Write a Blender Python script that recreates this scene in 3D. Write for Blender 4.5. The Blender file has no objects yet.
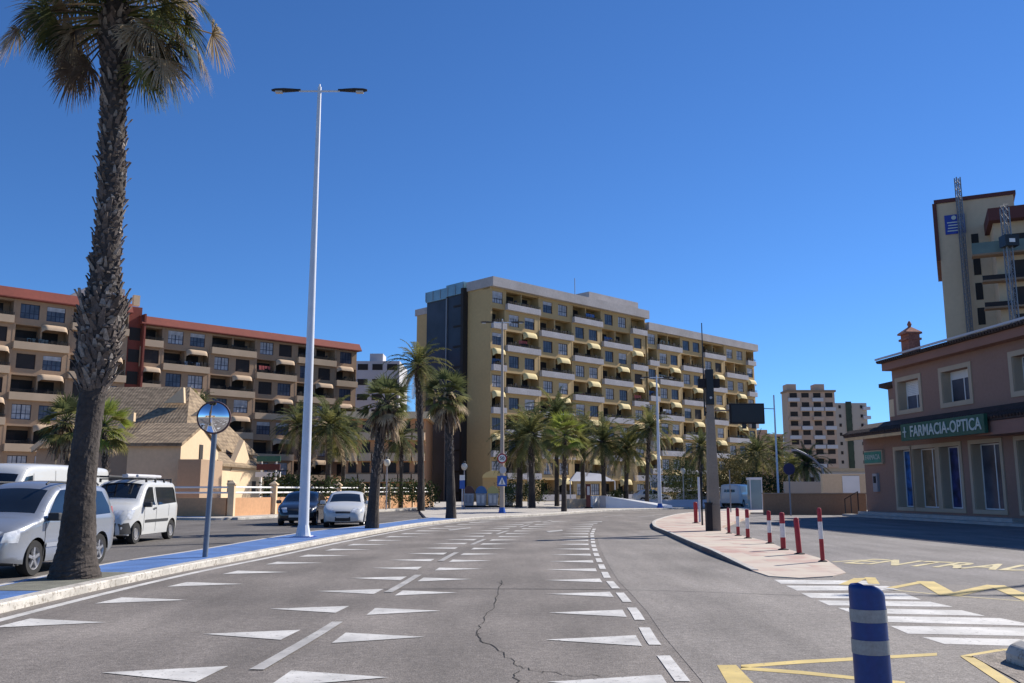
import bpy, bmesh, math, random
from mathutils import Vector, Matrix
from mathutils.geometry import delaunay_2d_cdt
random.seed(7)
PI = math.pi
scene = bpy.context.scene
COL = scene.collection
W, H, F = 1024, 683, 900.0
EYE = 1.55
PITCH = math.atan(148.5/F)
TP = math.tan(PITCH)

# ------------------------------------------------------------------ camera
cam_d = bpy.data.cameras.new('camera'); cam = bpy.data.objects.new('camera', cam_d); COL.objects.link(cam)
cam.location = (0, 0, EYE); cam.rotation_euler = (PI/2+PITCH, 0, 0)
cam_d.sensor_width = 36; cam_d.lens = 36*F/W; cam_d.clip_end = 6000; cam_d.clip_start = .1
scene.camera = cam

def ray(px, py):
    u = (px-W/2)/F; v = (H/2-py)/F
    c, s = math.cos(PITCH), math.sin(PITCH)
    return Vector((u, c - v*s, s + v*c))
def G(px, py, z=0.0):
    "where the line of sight through a pixel meets the level z"
    d = ray(px, py); t = (z-EYE)/d.z
    return Vector((d.x*t, d.y*t, z))
def A(px, py, Y):
    "point on the line of sight at distance Y"
    d = ray(px, py); t = Y/d.y
    return Vector((d.x*t, Y, EYE + d.z*t))
def ZY(py, Y):
    return A(512, py, Y).z
def C(x, y):
    "measured table values -> exact ground position"
    if y < 6: 
        q = G(512+F*x/6, 490+1395/6); return Vector((x*q.x/x if x else 0, y+q.y-6))
    q = G(512+F*x/y, 490+1395/y); return Vector((q.x, q.y))
def CT(tab): return [(C(x, y).y, C(x, y).x) for y, x in tab]
def XG(px, Y, z=0.0):
    "lateral position of a vertical thing seen in column px at distance Y and height z"
    c, s = math.cos(PITCH), math.sin(PITCH)
    return (px-W/2)/F*(Y*c + (z-EYE)*s)

# ------------------------------------------------------------------ materials
def S(r, g, b):
    f = lambda c: ((c/255+.055)/1.055)**2.4 if c > 10 else c/255/12.92
    return (f(r), f(g), f(b), 1)
MATS = {}
def mat(name, col, rough=.8, metal=0, n1=None, n2=None, bump=0, bscale=40, coat=0, spec=.5, kind='noise', vec='Object', detail=6):
    """principled material; n1=(scale, amount) large variation, n2=(scale, amount) fine variation"""
    if name in MATS: return MATS[name]
    m = bpy.data.materials.new(name); m.use_nodes = True; MATS[name] = m
    nt = m.node_tree; N = nt.nodes; L = nt.links; b = N['Principled BSDF']
    b.inputs['Base Color'].default_value = col if len(col) == 4 else (*col, 1)
    b.inputs['Roughness'].default_value = rough; b.inputs['Metallic'].default_value = metal
    b.inputs['Coat Weight'].default_value = coat; b.inputs['Specular IOR Level'].default_value = spec
    tc = N.new('ShaderNodeTexCoord')
    prev = None
    for k, n in enumerate((n1, n2)):
        if not n: continue
        t = N.new('ShaderNodeTexNoise'); t.inputs['Scale'].default_value = n[0]; t.inputs['Detail'].default_value = detail
        L.new(tc.outputs[vec], t.inputs['Vector'])
        mr = N.new('ShaderNodeMapRange'); mr.inputs['From Min'].default_value = .3; mr.inputs['From Max'].default_value = .7
        mr.inputs['To Min'].default_value = 1-n[1]; mr.inputs['To Max'].default_value = 1+n[1]
        L.new(t.outputs['Fac'], mr.inputs['Value'])
        if prev is None: prev = mr.outputs[0]
        else:
            mu = N.new('ShaderNodeMath'); mu.operation = 'MULTIPLY'; L.new(prev, mu.inputs[0]); L.new(mr.outputs[0], mu.inputs[1]); prev = mu.outputs[0]
    if prev is not None:
        vm = N.new('ShaderNodeVectorMath'); vm.operation = 'SCALE'; vm.inputs[0].default_value = tuple(col[:3])
        L.new(prev, vm.inputs['Scale']); L.new(vm.outputs[0], b.inputs['Base Color'])
    if bump:
        t = N.new('ShaderNodeTexNoise'); t.inputs['Scale'].default_value = bscale; t.inputs['Detail'].default_value = 5
        L.new(tc.outputs[vec], t.inputs['Vector'])
        bp = N.new('ShaderNodeBump'); bp.inputs['Strength'].default_value = bump; bp.inputs['Distance'].default_value = .02
        L.new(t.outputs['Fac'], bp.inputs['Height']); L.new(bp.outputs[0], b.inputs['Normal'])
    return m

def asphalt(name, col, amt=.18):
    m = bpy.data.materials.new(name); m.use_nodes = True; MATS[name] = m
    nt = m.node_tree; N = nt.nodes; L = nt.links; b = N['Principled BSDF']
    b.inputs['Roughness'].default_value = .85; b.inputs['Specular IOR Level'].default_value = .35
    tc = N.new('ShaderNodeTexCoord')
    def noise(sc, det, lo, hi, stretch=None):
        t = N.new('ShaderNodeTexNoise'); t.inputs['Scale'].default_value = sc; t.inputs['Detail'].default_value = det
        if stretch:
            mp = N.new('ShaderNodeMapping'); mp.inputs['Scale'].default_value = stretch
            L.new(tc.outputs['Object'], mp.inputs['Vector']); L.new(mp.outputs[0], t.inputs['Vector'])
        else: L.new(tc.outputs['Object'], t.inputs['Vector'])
        mr = N.new('ShaderNodeMapRange'); mr.inputs['From Min'].default_value = .32; mr.inputs['From Max'].default_value = .68
        mr.inputs['To Min'].default_value = lo; mr.inputs['To Max'].default_value = hi
        L.new(t.outputs['Fac'], mr.inputs['Value']); return mr.outputs[0], t
    a, _ = noise(.35, 4, 1-amt*.7, 1+amt*.7)
    c, _ = noise(1.6, 6, .86, 1.12, (1, .10, 1))
    d, _ = noise(45, 3, .72, 1.28)
    e, _ = noise(11, 6, .84, 1.16)
    v = N.new('ShaderNodeTexVoronoi'); v.inputs['Scale'].default_value = 95; L.new(tc.outputs['Object'], v.inputs['Vector'])
    vr = N.new('ShaderNodeMapRange'); vr.inputs['To Min'].default_value = .75; vr.inputs['To Max'].default_value = 1.3
    L.new(v.outputs['Color'], vr.inputs['Value'])
    st, _ = noise(.9, 7, .80, 1.10, (1, .35, 1))
    prev = a
    for x in (st, c, d, e, vr.outputs[0]):
        mu = N.new('ShaderNodeMath'); mu.operation = 'MULTIPLY'; L.new(prev, mu.inputs[0]); L.new(x, mu.inputs[1]); prev = mu.outputs[0]
    vm = N.new('ShaderNodeVectorMath'); vm.operation = 'SCALE'; vm.inputs[0].default_value = tuple(col[:3])
    L.new(prev, vm.inputs['Scale']); L.new(vm.outputs[0], b.inputs['Base Color'])
    bp = N.new('ShaderNodeBump'); bp.inputs['Strength'].default_value = .5; bp.inputs['Distance'].default_value = .006
    L.new(v.outputs['Distance'], bp.inputs['Height']); L.new(bp.outputs[0], b.inputs['Normal'])
    return m

def worn_paint(name, col, under, thr=.36):
    "road paint with worn, chipped spots showing the asphalt"
    m = bpy.data.materials.new(name); m.use_nodes = True; MATS[name] = m
    nt = m.node_tree; N = nt.nodes; L = nt.links; b = N['Principled BSDF']; b.inputs['Roughness'].default_value = .7
    tc = N.new('ShaderNodeTexCoord')
    t = N.new('ShaderNodeTexNoise'); t.inputs['Scale'].default_value = 14; t.inputs['Detail'].default_value = 9; t.inputs['Roughness'].default_value = .75
    L.new(tc.outputs['Object'], t.inputs['Vector'])
    mr = N.new('ShaderNodeMapRange'); mr.inputs['From Min'].default_value = thr-.03; mr.inputs['From Max'].default_value = thr+.05
    L.new(t.outputs['Fac'], mr.inputs['Value'])
    t2 = N.new('ShaderNodeTexNoise'); t2.inputs['Scale'].default_value = 2.2; t2.inputs['Detail'].default_value = 4
    L.new(tc.outputs['Object'], t2.inputs['Vector'])
    m2 = N.new('ShaderNodeMapRange'); m2.inputs['From Min'].default_value = .3; m2.inputs['From Max'].default_value = .7
    m2.inputs['To Min'].default_value = .68; m2.inputs['To Max'].default_value = 1.08; L.new(t2.outputs['Fac'], m2.inputs['Value'])
    vm = N.new('ShaderNodeVectorMath'); vm.operation = 'SCALE'; vm.inputs[0].default_value = tuple(col[:3]); L.new(m2.outputs[0], vm.inputs['Scale'])
    mx = N.new('ShaderNodeMix'); mx.data_type = 'RGBA'; L.new(mr.outputs[0], mx.inputs['Factor'])
    mx.inputs['A'].default_value = (*under[:3], 1); L.new(vm.outputs[0], mx.inputs['B']); L.new(mx.outputs['Result'], b.inputs['Base Color'])
    return m

def brick(name, c1, c2, mortar, sx, sy, rough=.8, bump=.3, mort=.02, vec='Object', rot=(0,0,0)):
    m = bpy.data.materials.new(name); m.use_nodes = True; MATS[name] = m
    nt = m.node_tree; N = nt.nodes; L = nt.links; b = N['Principled BSDF']; b.inputs['Roughness'].default_value = rough
    tc = N.new('ShaderNodeTexCoord'); mp = N.new('ShaderNodeMapping'); mp.inputs['Rotation'].default_value = rot
    L.new(tc.outputs[vec], mp.inputs['Vector'])
    br = N.new('ShaderNodeTexBrick'); L.new(mp.outputs[0], br.inputs['Vector'])
    br.inputs['Color1'].default_value = c1; br.inputs['Color2'].default_value = c2; br.inputs['Mortar'].default_value = mortar
    br.inputs['Scale'].default_value = 1; br.inputs['Brick Width'].default_value = sx; br.inputs['Row Height'].default_value = sy
    br.inputs['Mortar Size'].default_value = mort
    L.new(br.outputs['Color'], b.inputs['Base Color'])
    bp = N.new('ShaderNodeBump'); bp.inputs['Strength'].default_value = bump; bp.inputs['Distance'].default_value = .02; bp.invert = True
    L.new(br.outputs['Fac'], bp.inputs['Height']); L.new(bp.outputs[0], b.inputs['Normal'])
    return m

ASPH = S(122, 117, 113)
M = {}
M['asphalt'] = asphalt('asphalt', (.180, .162, .146), .30)
M['asphalt_lot'] = asphalt('lot_asphalt', (.190, .178, .172))
M['asphalt_light'] = asphalt('side_lane_asphalt', (.215, .197, .180), .15)
M['asphalt_dark'] = asphalt('parking_asphalt', (.13, .12, .112))
M['road_white'] = worn_paint('road_white', (.60, .59, .56), (.20, .19, .18), .39)
M['road_old'] = worn_paint('road_old_white', (.42, .41, .39), (.16, .155, .15), .40)
M['road_yellow'] = worn_paint('road_yellow', (.60, .46, .16), (.16, .155, .15), .36)
M['road_pale'] = worn_paint('road_pale_yellow', (.58, .50, .27), (.16, .155, .15), .40)
M['kerb'] = worn_paint('kerb_whitewash', (.58, .55, .49), (.25, .22, .18), .43)
M['kerb_grey'] = mat('kerb_concrete', (.42, .40, .37), .9, n1=(2, .12), n2=(25, .12), bump=.3)
M['blue_path'] = mat('blue_paving', (.070, .155, .37), .75, n1=(1.6, .22), n2=(30, .16), bump=.2)
M['pit'] = mat('tree_pit_soil', (.15, .15, .12), .95, n1=(3, .25), n2=(40, .2), bump=.5)
M['pave'] = brick('pale_paving', (.46, .43, .38, 1), (.40, .37, .33, 1), (.28, .26, .23, 1), .4, .4, mort=.012)
M['pave_pink'] = None
M['crack'] = mat('crack', (.018, .017, .016), 1)
M['tar'] = mat('tar_joint', (.085, .08, .077), .9)
M['sand'] = mat('far_ground', (.30, .27, .22), .95, n1=(.05, .2), n2=(1, .15))
M['ochre'] = mat('ochre_render', (.50, .35, .165), .9, n1=(.15, .07), n2=(2.5, .05))
M['ochre_dark'] = mat('ochre_loggia', (.44, .30, .12), .9, n1=(.3, .08))
M['cornice'] = mat('grey_cornice', (.40, .37, .36), .85, n1=(.4, .12), n2=(3, .08))
M['balc_white'] = mat('balcony_white', (.42, .40, .41), .8, n1=(.5, .12), n2=(4, .1))
M['awn_yellow'] = mat('awning_yellow', (.66, .53, .25), .8, n1=(.6, .08))
M['tan'] = mat('tan_render', (.37, .245, .155), .9, n1=(.15, .08), n2=(2.5, .06))
M['tan_balc'] = mat('tan_balcony', (.50, .37, .25), .9, n1=(.5, .1))
M['red_roof'] = mat('red_parapet', (.20, .045, .03), .85, n1=(.3, .12), n2=(3, .08))
M['win_frame'] = mat('window_frame_dark', (.015, .02, .05), .4)
M['win_glass'] = mat('window_glass', (.07, .08, .11), .3, n1=(.8, .6), spec=.5)
M['curtain'] = mat('window_curtain', (.40, .40, .42), .5, n1=(1.5, .35), spec=.5)
M['shutter'] = mat('dark_shutter', (.028, .020, .018), .7, n1=(1, .2))
M['dark'] = mat('dark_opening', (.02, .017, .016), .8)
M['tower_glass'] = mat('stair_glass', (.028, .038, .058), .45, n1=(.3, .35), spec=.3)
M['pale_glass'] = mat('pale_glass', (.16, .28, .34), .1, spec=.9, n1=(.5, .2))
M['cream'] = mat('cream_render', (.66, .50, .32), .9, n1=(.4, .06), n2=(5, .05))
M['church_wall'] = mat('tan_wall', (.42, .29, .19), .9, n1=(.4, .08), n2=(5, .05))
M['orange_wall'] = mat('orange_wall', (.56, .31, .16), .9, n1=(.5, .1), n2=(6, .08))
M['white_paint'] = mat('white_paint', (.78, .78, .76), .5, n1=(1, .05))
M['white_post'] = mat('post_white', (.62, .66, .72), .45, n1=(2, .05), n2=(20, .03))
M['grey_metal'] = mat('grey_metal', (.17, .21, .27), .45, metal=.3, n1=(3, .1))
M['black'] = mat('black_metal', (.012, .012, .014), .4, n1=(2, .2))
M['black_matte'] = mat('black_matte', (.018, .016, .018), .85, n1=(1, .2))
M['led'] = mat('lamp_lens', (.55, .52, .48), .3)
M['concrete'] = mat('concrete_pole', (.30, .245, .19), .9, n1=(.8, .14), n2=(20, .1), bump=.3)
M['brown_wall'] = mat('brown_wall', (.27, .185, .12), .95, n1=(.6, .1), n2=(8, .08))
M['pharm'] = mat('mauve_render', (.29, .175, .132), .92, n1=(.35, .07), n2=(6, .05), bump=.15)
M['pharm_trim'] = mat('ochre_trim', (.48, .38, .27), .9, n1=(.8, .06))
M['pharm_band'] = mat('cornice_pink', (.30, .155, .115), .9, n1=(.6, .08))
M['tile_dark'] = mat('dark_roof_tile', (.055, .035, .03), .85, n1=(3, .3), n2=(20, .3), bump=.5, bscale=10)
M['wood'] = mat('wood_soffit', (.62, .42, .22), .8, n1=(3, .15))
M['sign_green'] = mat('sign_green', (.018, .10, .062), .4, n1=(3, .1))
M['sign_teal'] = mat('sign_teal', (.03, .22, .17), .4, n1=(3, .2))
M['letter'] = mat('sign_letters', (.50, .55, .50), .5)
M['poster_blue'] = mat('poster_blue', (.03, .12, .34), .3, n1=(2.2, .9))
M['poster_dark'] = mat('poster_dark', (.025, .035, .12), .3, n1=(3, .8))
M['poster_brown'] = mat('poster_brown', (.20, .14, .09), .3, n1=(2, .4))
M['red'] = mat('bollard_red', (.36, .020, .024), .5, n1=(8, .15), n2=(40, .1))
M['bol_white'] = mat('bollard_white', (.74, .70, .66), .6, n1=(8, .1), n2=(40, .06))
M['rubber_blue'] = mat('flexible_blue', (.008, .042, .19), .42, n1=(6, .12), n2=(45, .10))
M['reflect'] = mat('reflective_band', (.33, .33, .31), .5, n1=(30, .1), n2=(90, .1))
M['silver'] = mat('silver_paint', (.36, .385, .42), .30, metal=.55, coat=.6, n1=(1, .03))
M['carwhite'] = mat('white_car_paint', (.56, .57, .56), .3, coat=.6, n1=(1, .03))
M['carblack'] = mat('black_car_paint', (.014, .015, .020), .25, coat=.7, n1=(1, .1))
M['cargrey'] = mat('grey_van_paint', (.32, .33, .36), .4, coat=.3, n1=(1, .05))
M['glass'] = mat('car_glass', (.012, .016, .022), .06, spec=.8, n1=(1, .2))
M['tyre'] = mat('tyre_rubber', (.02, .02, .02), .9, n1=(10, .1))
M['rim'] = mat('wheel_rim', (.45, .45, .46), .35, metal=.7, n1=(5, .05))
M['plastic'] = mat('dark_plastic', (.035, .037, .04), .7, n1=(4, .1))
M['lightglass'] = mat('headlight_glass', (.55, .58, .62), .12, spec=.9, n1=(9, .3))
M['plate'] = mat('number_plate', (.62, .62, .60), .5)
M['bark'] = mat('palm_bark', (.056, .046, .040), .95, n1=(1.5, .25), n2=(14, .3), bump=.9, bscale=22)
M['boot'] = mat('leaf_base', (.125, .10, .085), .9, n1=(6, .35), n2=(30, .25), bump=.5)
M['boot_pale'] = mat('pale_leaf_base', (.26, .23, .20), .9, n1=(6, .35), n2=(30, .25), bump=.5)
M['frond'] = mat('frond_green', (.100, .118, .048), .85, spec=.2, n1=(.9, .35), n2=(5, .25))
M['frond_y'] = mat('frond_yellow_green', (.20, .195, .065), .85, spec=.2, n1=(.9, .3), n2=(5, .2))
M['frond_dry'] = mat('frond_dry', (.44, .35, .23), .9, spec=.2, n1=(1.5, .3), n2=(9, .25))
M['frond_dead'] = mat('frond_dead', (.16, .115, .08), .9, n1=(1.5, .3), n2=(9, .25))
M['frond_bright'] = mat('frond_bright', (.27, .32, .06), .8, n1=(.9, .3), n2=(5, .2))
M['leaf'] = mat('bush_leaf', (.050, .070, .024), .9, spec=.15, n1=(1, .4), n2=(7, .3))
M['leaf_b'] = mat('brown_leaf', (.15, .13, .05), .9, spec=.15, n1=(1, .4), n2=(7, .3))
M['brickred'] = mat('chimney_brick', (.36, .14, .09), .9, n1=(3, .2), n2=(12, .2), bump=.3)
M['tower_tan'] = mat('tower_tan', (.56, .43, .29), .9, n1=(.15, .05), n2=(2, .04))
M['maroon'] = mat('maroon_trim', (.10, .03, .028), .8)
M['steel'] = mat('lattice_steel', (.24, .25, .27), .5, metal=.5)
M['signblue'] = mat('sign_blue', (.012, .03, .28), .4, n1=(2, .15))
M['roadblue'] = mat('road_sign_blue', (.02, .10, .42), .4)
M['bin_grey'] = mat('bin_body', (.50, .51, .52), .6, n1=(4, .15))
M['bin_brown'] = mat('bin_lid_brown', (.13, .06, .045), .5)
M['bin_blue'] = mat('bin_lid_blue', (.08, .22, .48), .5)
M['bin_yellow'] = mat('bin_lid_yellow', (.66, .60, .22), .5)
M['bin_green'] = mat('bin_lid_green', (.05, .13, .10), .5)
M['far_tan'] = mat('far_block_tan', (.48, .35, .26), .9, n1=(.1, .08), n2=(1, .06))
M['far_grey'] = mat('far_block_grey', (.42, .37, .31), .9, n1=(.1, .06))
M['far_white'] = mat('far_block_white', (.52, .52, .54), .9, n1=(.2, .08))
M['globe'] = mat('lamp_globe', (.70, .66, .55), .3)
M['green_strip'] = mat('green_strip', (.035, .055, .035), .8, n1=(.5, .3))
M['gravel'] = mat('gravel', (.24, .21, .18), .95, n1=(8, .35), n2=(60, .4), bump=1, bscale=40)
M['orange_bldg'] = mat('orange_render', (.50, .25, .12), .9, n1=(.3, .1))
M['mirror'] = mat('mirror_glass', (.85, .87, .9), .015, metal=1)

def roof_tile_mat():
    m = bpy.data.materials.new('clay_roof_tile'); m.use_nodes = True
    nt = m.node_tree; N = nt.nodes; L = nt.links; b = N['Principled BSDF']; b.inputs['Roughness'].default_value = .9
    tc = N.new('ShaderNodeTexCoord')
    w = N.new('ShaderNodeTexWave'); w.wave_type = 'BANDS'; w.bands_direction = 'Z'; w.inputs['Scale'].default_value = 1.15; w.inputs['Distortion'].default_value = .25
    w.wave_profile = 'SAW'
    w2 = N.new('ShaderNodeTexWave'); w2.wave_type = 'BANDS'; w2.bands_direction = 'X'; w2.inputs['Scale'].default_value = 1.4; w2.inputs['Distortion'].default_value = .15
    n = N.new('ShaderNodeTexNoise'); n.inputs['Scale'].default_value = 2.5; n.inputs['Detail'].default_value = 8
    for x in (w, w2, n): L.new(tc.outputs['Object'], x.inputs['Vector'])
    cr = N.new('ShaderNodeValToRGB'); L.new(n.outputs['Fac'], cr.inputs['Fac'])
    cr.color_ramp.elements[0].position = .3; cr.color_ramp.elements[0].color = (.15, .105, .065, 1)
    cr.color_ramp.elements[1].position = .7; cr.color_ramp.elements[1].color = (.36, .27, .17, 1)
    mr = N.new('ShaderNodeMapRange'); mr.inputs['To Min'].default_value = .74; mr.inputs['To Max'].default_value = 1.1; L.new(w.outputs['Fac'], mr.inputs['Value'])
    vm = N.new('ShaderNodeVectorMath'); vm.operation = 'SCALE'; L.new(cr.outputs[0], vm.inputs[0]); L.new(mr.outputs[0], vm.inputs['Scale'])
    L.new(vm.outputs[0], b.inputs['Base Color'])
    ad = N.new('ShaderNodeMath'); L.new(w.outputs['Fac'], ad.inputs[0]); L.new(w2.outputs['Fac'], ad.inputs[1])
    bp = N.new('ShaderNodeBump'); bp.inputs['Strength'].default_value = .5; bp.inputs['Distance'].default_value = .03
    L.new(ad.outputs[0], bp.inputs['Height']); L.new(bp.outputs[0], b.inputs['Normal'])
    return m
M['tile'] = roof_tile_mat()

def pink_paving():
    m = bpy.data.materials.new('pink_white_paving'); m.use_nodes = True
    nt = m.node_tree; N = nt.nodes; L = nt.links; b = N['Principled BSDF']; b.inputs['Roughness'].default_value = .9
    tc = N.new('ShaderNodeTexCoord')
    br = N.new('ShaderNodeTexBrick'); L.new(tc.outputs['Object'], br.inputs['Vector']); br.inputs['Scale'].default_value = 1
    br.inputs['Brick Width'].default_value = 1.2; br.inputs['Row Height'].default_value = .8; br.inputs['Mortar Size'].default_value = .02
    br.inputs['Color1'].default_value = (.50, .44, .37, 1); br.inputs['Color2'].default_value = (.40, .235, .20, 1); br.inputs['Mortar'].default_value = (.36, .30, .26, 1)
    n = N.new('ShaderNodeTexNoise'); n.inputs['Scale'].default_value = 1.3; n.inputs['Detail'].default_value = 8; L.new(tc.outputs['Object'], n.inputs['Vector'])
    cr = N.new('ShaderNodeMapRange'); cr.inputs['From Min'].default_value = .42; cr.inputs['From Max'].default_value = .6; L.new(n.outputs['Fac'], cr.inputs['Value'])
    mx = N.new('ShaderNodeMix'); mx.data_type = 'RGBA'; L.new(cr.outputs[0], mx.inputs['Factor']); L.new(br.outputs['Color'], mx.inputs['A'])
    mx.inputs['B'].default_value = (.50, .44, .36, 1); L.new(mx.outputs['Result'], b.inputs['Base Color'])
    return m
M['pave_pink'] = pink_paving()

# ------------------------------------------------------------------ mesh helpers
class MB:
    def __init__(s): s.v = []; s.f = []; s.m = []; s.mi = 0
    def add(s, vs, fs):
        o = len(s.v); s.v += [tuple(x) for x in vs]
        for f in fs: s.f.append([i+o for i in f]); s.m.append(s.mi)
        return s
    def box(s, x0, y0, z0, x1, y1, z1, T=None):
        vs = [Vector(p) for p in ((x0,y0,z0),(x1,y0,z0),(x1,y1,z0),(x0,y1,z0),(x0,y0,z1),(x1,y0,z1),(x1,y1,z1),(x0,y1,z1))]
        if T is not None: vs = [T @ v for v in vs]
        return s.add(vs, [(0,3,2,1),(4,5,6,7),(0,1,5,4),(1,2,6,5),(2,3,7,6),(3,0,4,7)])
    def prism(s, poly, axis_vec):
        "extrude a planar polygon (3d points) along a vector"
        n = len(poly); p = [Vector(x) for x in poly]; q = [x+Vector(axis_vec) for x in p]
        fs = [tuple(range(n))[::-1], tuple(range(n, 2*n))] + [(i, (i+1) % n, n+(i+1) % n, n+i) for i in range(n)]
        return s.add(p+q, fs)
    def tube(s, path, radii, n=10, cap=True, start=0):
        path = [Vector(p) for p in path]
        if not hasattr(radii, '__len__'): radii = [radii]*len(path)
        o = []; vs = []; fs = []
        up = None
        for i, p in enumerate(path):
            t = (path[min(i+1, len(path)-1)] - path[max(i-1, 0)]).normalized()
            if up is None:
                up = Vector((0, 1, 0)) if abs(t.z) > .7 else Vector((0, 0, 1))
            a = t.cross(up).normalized(); b = t.cross(a).normalized()
            up = -b if False else up
            for k in range(n):
                an = 2*PI*k/n + start
                vs.append(p + (a*math.cos(an)+b*math.sin(an))*radii[i])
        for i in range(len(path)-1):
            for k in range(n):
                fs.append((i*n+k, i*n+(k+1) % n, (i+1)*n+(k+1) % n, (i+1)*n+k))
        if cap:
            fs.append(tuple(range(n))[::-1]); fs.append(tuple(range((len(path)-1)*n, len(path)*n)))
        return s.add(vs, fs)
    def lathe(s, prof, n=20, c=(0,0,0), axis='z', cap=True):
        vs = []; fs = []; c = Vector(c)
        for r, h in prof:
            for k in range(n):
                a = 2*PI*k/n
                if axis == 'z': vs.append(c+Vector((r*math.cos(a), r*math.sin(a), h)))
                elif axis == 'y': vs.append(c+Vector((r*math.cos(a), h, r*math.sin(a))))
                else: vs.append(c+Vector((h, r*math.cos(a), r*math.sin(a))))
        m = len(prof)
        for i in range(m-1):
            for k in range(n): fs.append((i*n+k, i*n+(k+1) % n, (i+1)*n+(k+1) % n, (i+1)*n+k))
        if cap: fs.append(tuple(range(n))[::-1]); fs.append(tuple(range((m-1)*n, m*n)))
        return s.add(vs, fs)
    def mesh(s, name, mats, smooth=False):
        me = bpy.data.meshes.new(name); me.from_pydata(s.v, [], s.f)
        if not isinstance(mats, (list, tuple)): mats = [mats]
        for m in mats: me.materials.append(m)
        if len(mats) > 1: me.polygons.foreach_set('material_index', s.m)
        bm = bmesh.new(); bm.from_mesh(me)
        if len(bm.faces) < 60000: bmesh.ops.recalc_face_normals(bm, faces=bm.faces)
        bm.to_mesh(me); bm.free()
        if smooth:
            me.polygons.foreach_set('use_smooth', [True]*len(me.polygons))
            if smooth != 'all':
                me.set_sharp_from_angle(angle=math.radians(40))
        me.update(); return me
    def build(s, name, mats, parent=None, smooth=False):
        o = bpy.data.objects.new(name, s.mesh(name, mats, smooth)); COL.objects.link(o)
        if parent: o.parent = parent
        return o
def put(name, me, parent=None, loc=(0,0,0), rz=0, sc=None):
    o = bpy.data.objects.new(name, me); COL.objects.link(o)
    if parent: o.parent = parent
    o.location = loc; o.rotation_euler = (0, 0, rz)
    if sc: o.scale = sc
    return o
def tag(o, label, cat, group=None, kind=None):
    if label: o['label'] = label
    if cat: o['category'] = cat
    if group: o['group'] = group
    if kind: o['kind'] = kind
    return o
def thing(name, label, cat, loc=(0,0,0), rz=0, group=None):
    o = bpy.data.objects.new(name, None); COL.objects.link(o); o.location = loc; o.rotation_euler = (0, 0, rz)
    o.empty_display_size = .3
    return tag(o, label, cat, group)
def dup(o, parent=None):
    c = o.copy(); COL.objects.link(c)
    if parent: c.parent = parent
    for ch in list(o.children): dup(ch, c)
    return c
def struct(o): o['kind'] = 'structure'; return o
def bevel(o, w=.02, seg=2):
    m = o.modifiers.new('bevel', 'BEVEL'); m.width = w; m.segments = seg; m.limit_method = 'ANGLE'; return o
def lerp(a, b, t): return a+(b-a)*t
def interp(tab, x):
    if x <= tab[0][0]: (x0, y0), (x1, y1) = tab[0], tab[1]
    elif x >= tab[-1][0]: (x0, y0), (x1, y1) = tab[-2], tab[-1]
    else:
        for i in range(len(tab)-1):
            if tab[i][0] <= x <= tab[i+1][0]: (x0, y0), (x1, y1) = tab[i], tab[i+1]; break
    return y0+(y1-y0)*(x-x0)/(x1-x0)
def smoothline(pts, n=8):
    out = []
    P = [Vector(p) for p in pts]
    for i in range(len(P)-1):
        p0 = P[max(i-1, 0)]; p1 = P[i]; p2 = P[i+1]; p3 = P[min(i+2, len(P)-1)]
        for k in range(n):
            t = k/n
            out.append(.5*((2*p1)+(-p0+p2)*t+(2*p0-5*p1+4*p2-p3)*t*t+(-p0+3*p1-3*p2+p3)*t**3))
    out.append(P[-1]); return out
def flat_poly(mb, pts, z):
    "fill a 2d polygon as triangles at height z"
    P = [Vector((p[0], p[1])) for p in pts]
    v, e, f, *_ = delaunay_2d_cdt(P, [(i, (i+1) % len(P)) for i in range(len(P))], [], 1, 1e-5)
    mb.add([(a.x, a.y, z) for a in v], [tuple(x) for x in f]); return mb
def slab(name, pts, z0, z1, m, parent=None):
    mb = MB(); flat_poly(mb, pts, z1)
    n = len(pts); mb.add([(p[0], p[1], z0) for p in pts]+[(p[0], p[1], z1) for p in pts], [(i, (i+1) % n, n+(i+1) % n, n+i) for i in range(n)])
    return mb.build(name, m, parent)
def offset_line(pts, d):
    out = []
    for i, p in enumerate(pts):
        a = pts[max(i-1, 0)]; b = pts[min(i+1, len(pts)-1)]
        t = Vector((b[0]-a[0], b[1]-a[1])).normalized(); out.append(Vector((p[0]-t.y*d, p[1]+t.x*d)))
    return out
def ribbon(mb, pts, w, z, d=0):
    a = offset_line(pts, d-w/2); b = offset_line(pts, d+w/2); n = len(pts)
    mb.add([(p.x, p.y, z) for p in a]+[(p.x, p.y, z) for p in b], [(i, i+1, n+i+1, n+i) for i in range(n-1)])
def kerb(name, pts, w, z0, z1, m, d=0, parent=None, joint=1.0):
    "kerb as one mesh of butted stones with small gaps"
    mb = MB(); a = offset_line(pts, d); b = offset_line(pts, d+w)
    n = len(pts)
    ci = .015
    vs = []; 
    for i in range(n):
        p, q = a[i], b[i]; t = (q-p).normalized()*.02
        vs += [(p.x, p.y, z0), (p.x, p.y, z1-.02), (p.x+t.x, p.y+t.y, z1), (q.x, q.y, z1), (q.x, q.y, z0)]
    fs = []
    for i in range(n-1):
        for k in range(4): fs.append((i*5+k, (i+1)*5+k, (i+1)*5+k+1, i*5+k+1))
    fs.append((0, 1, 2, 3, 4)); fs.append(tuple((n-1)*5+k for k in (4, 3, 2, 1, 0)))
    mb.add(vs, fs)
    # joints
    acc = 0
    return mb.build(name, m, parent)
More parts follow.
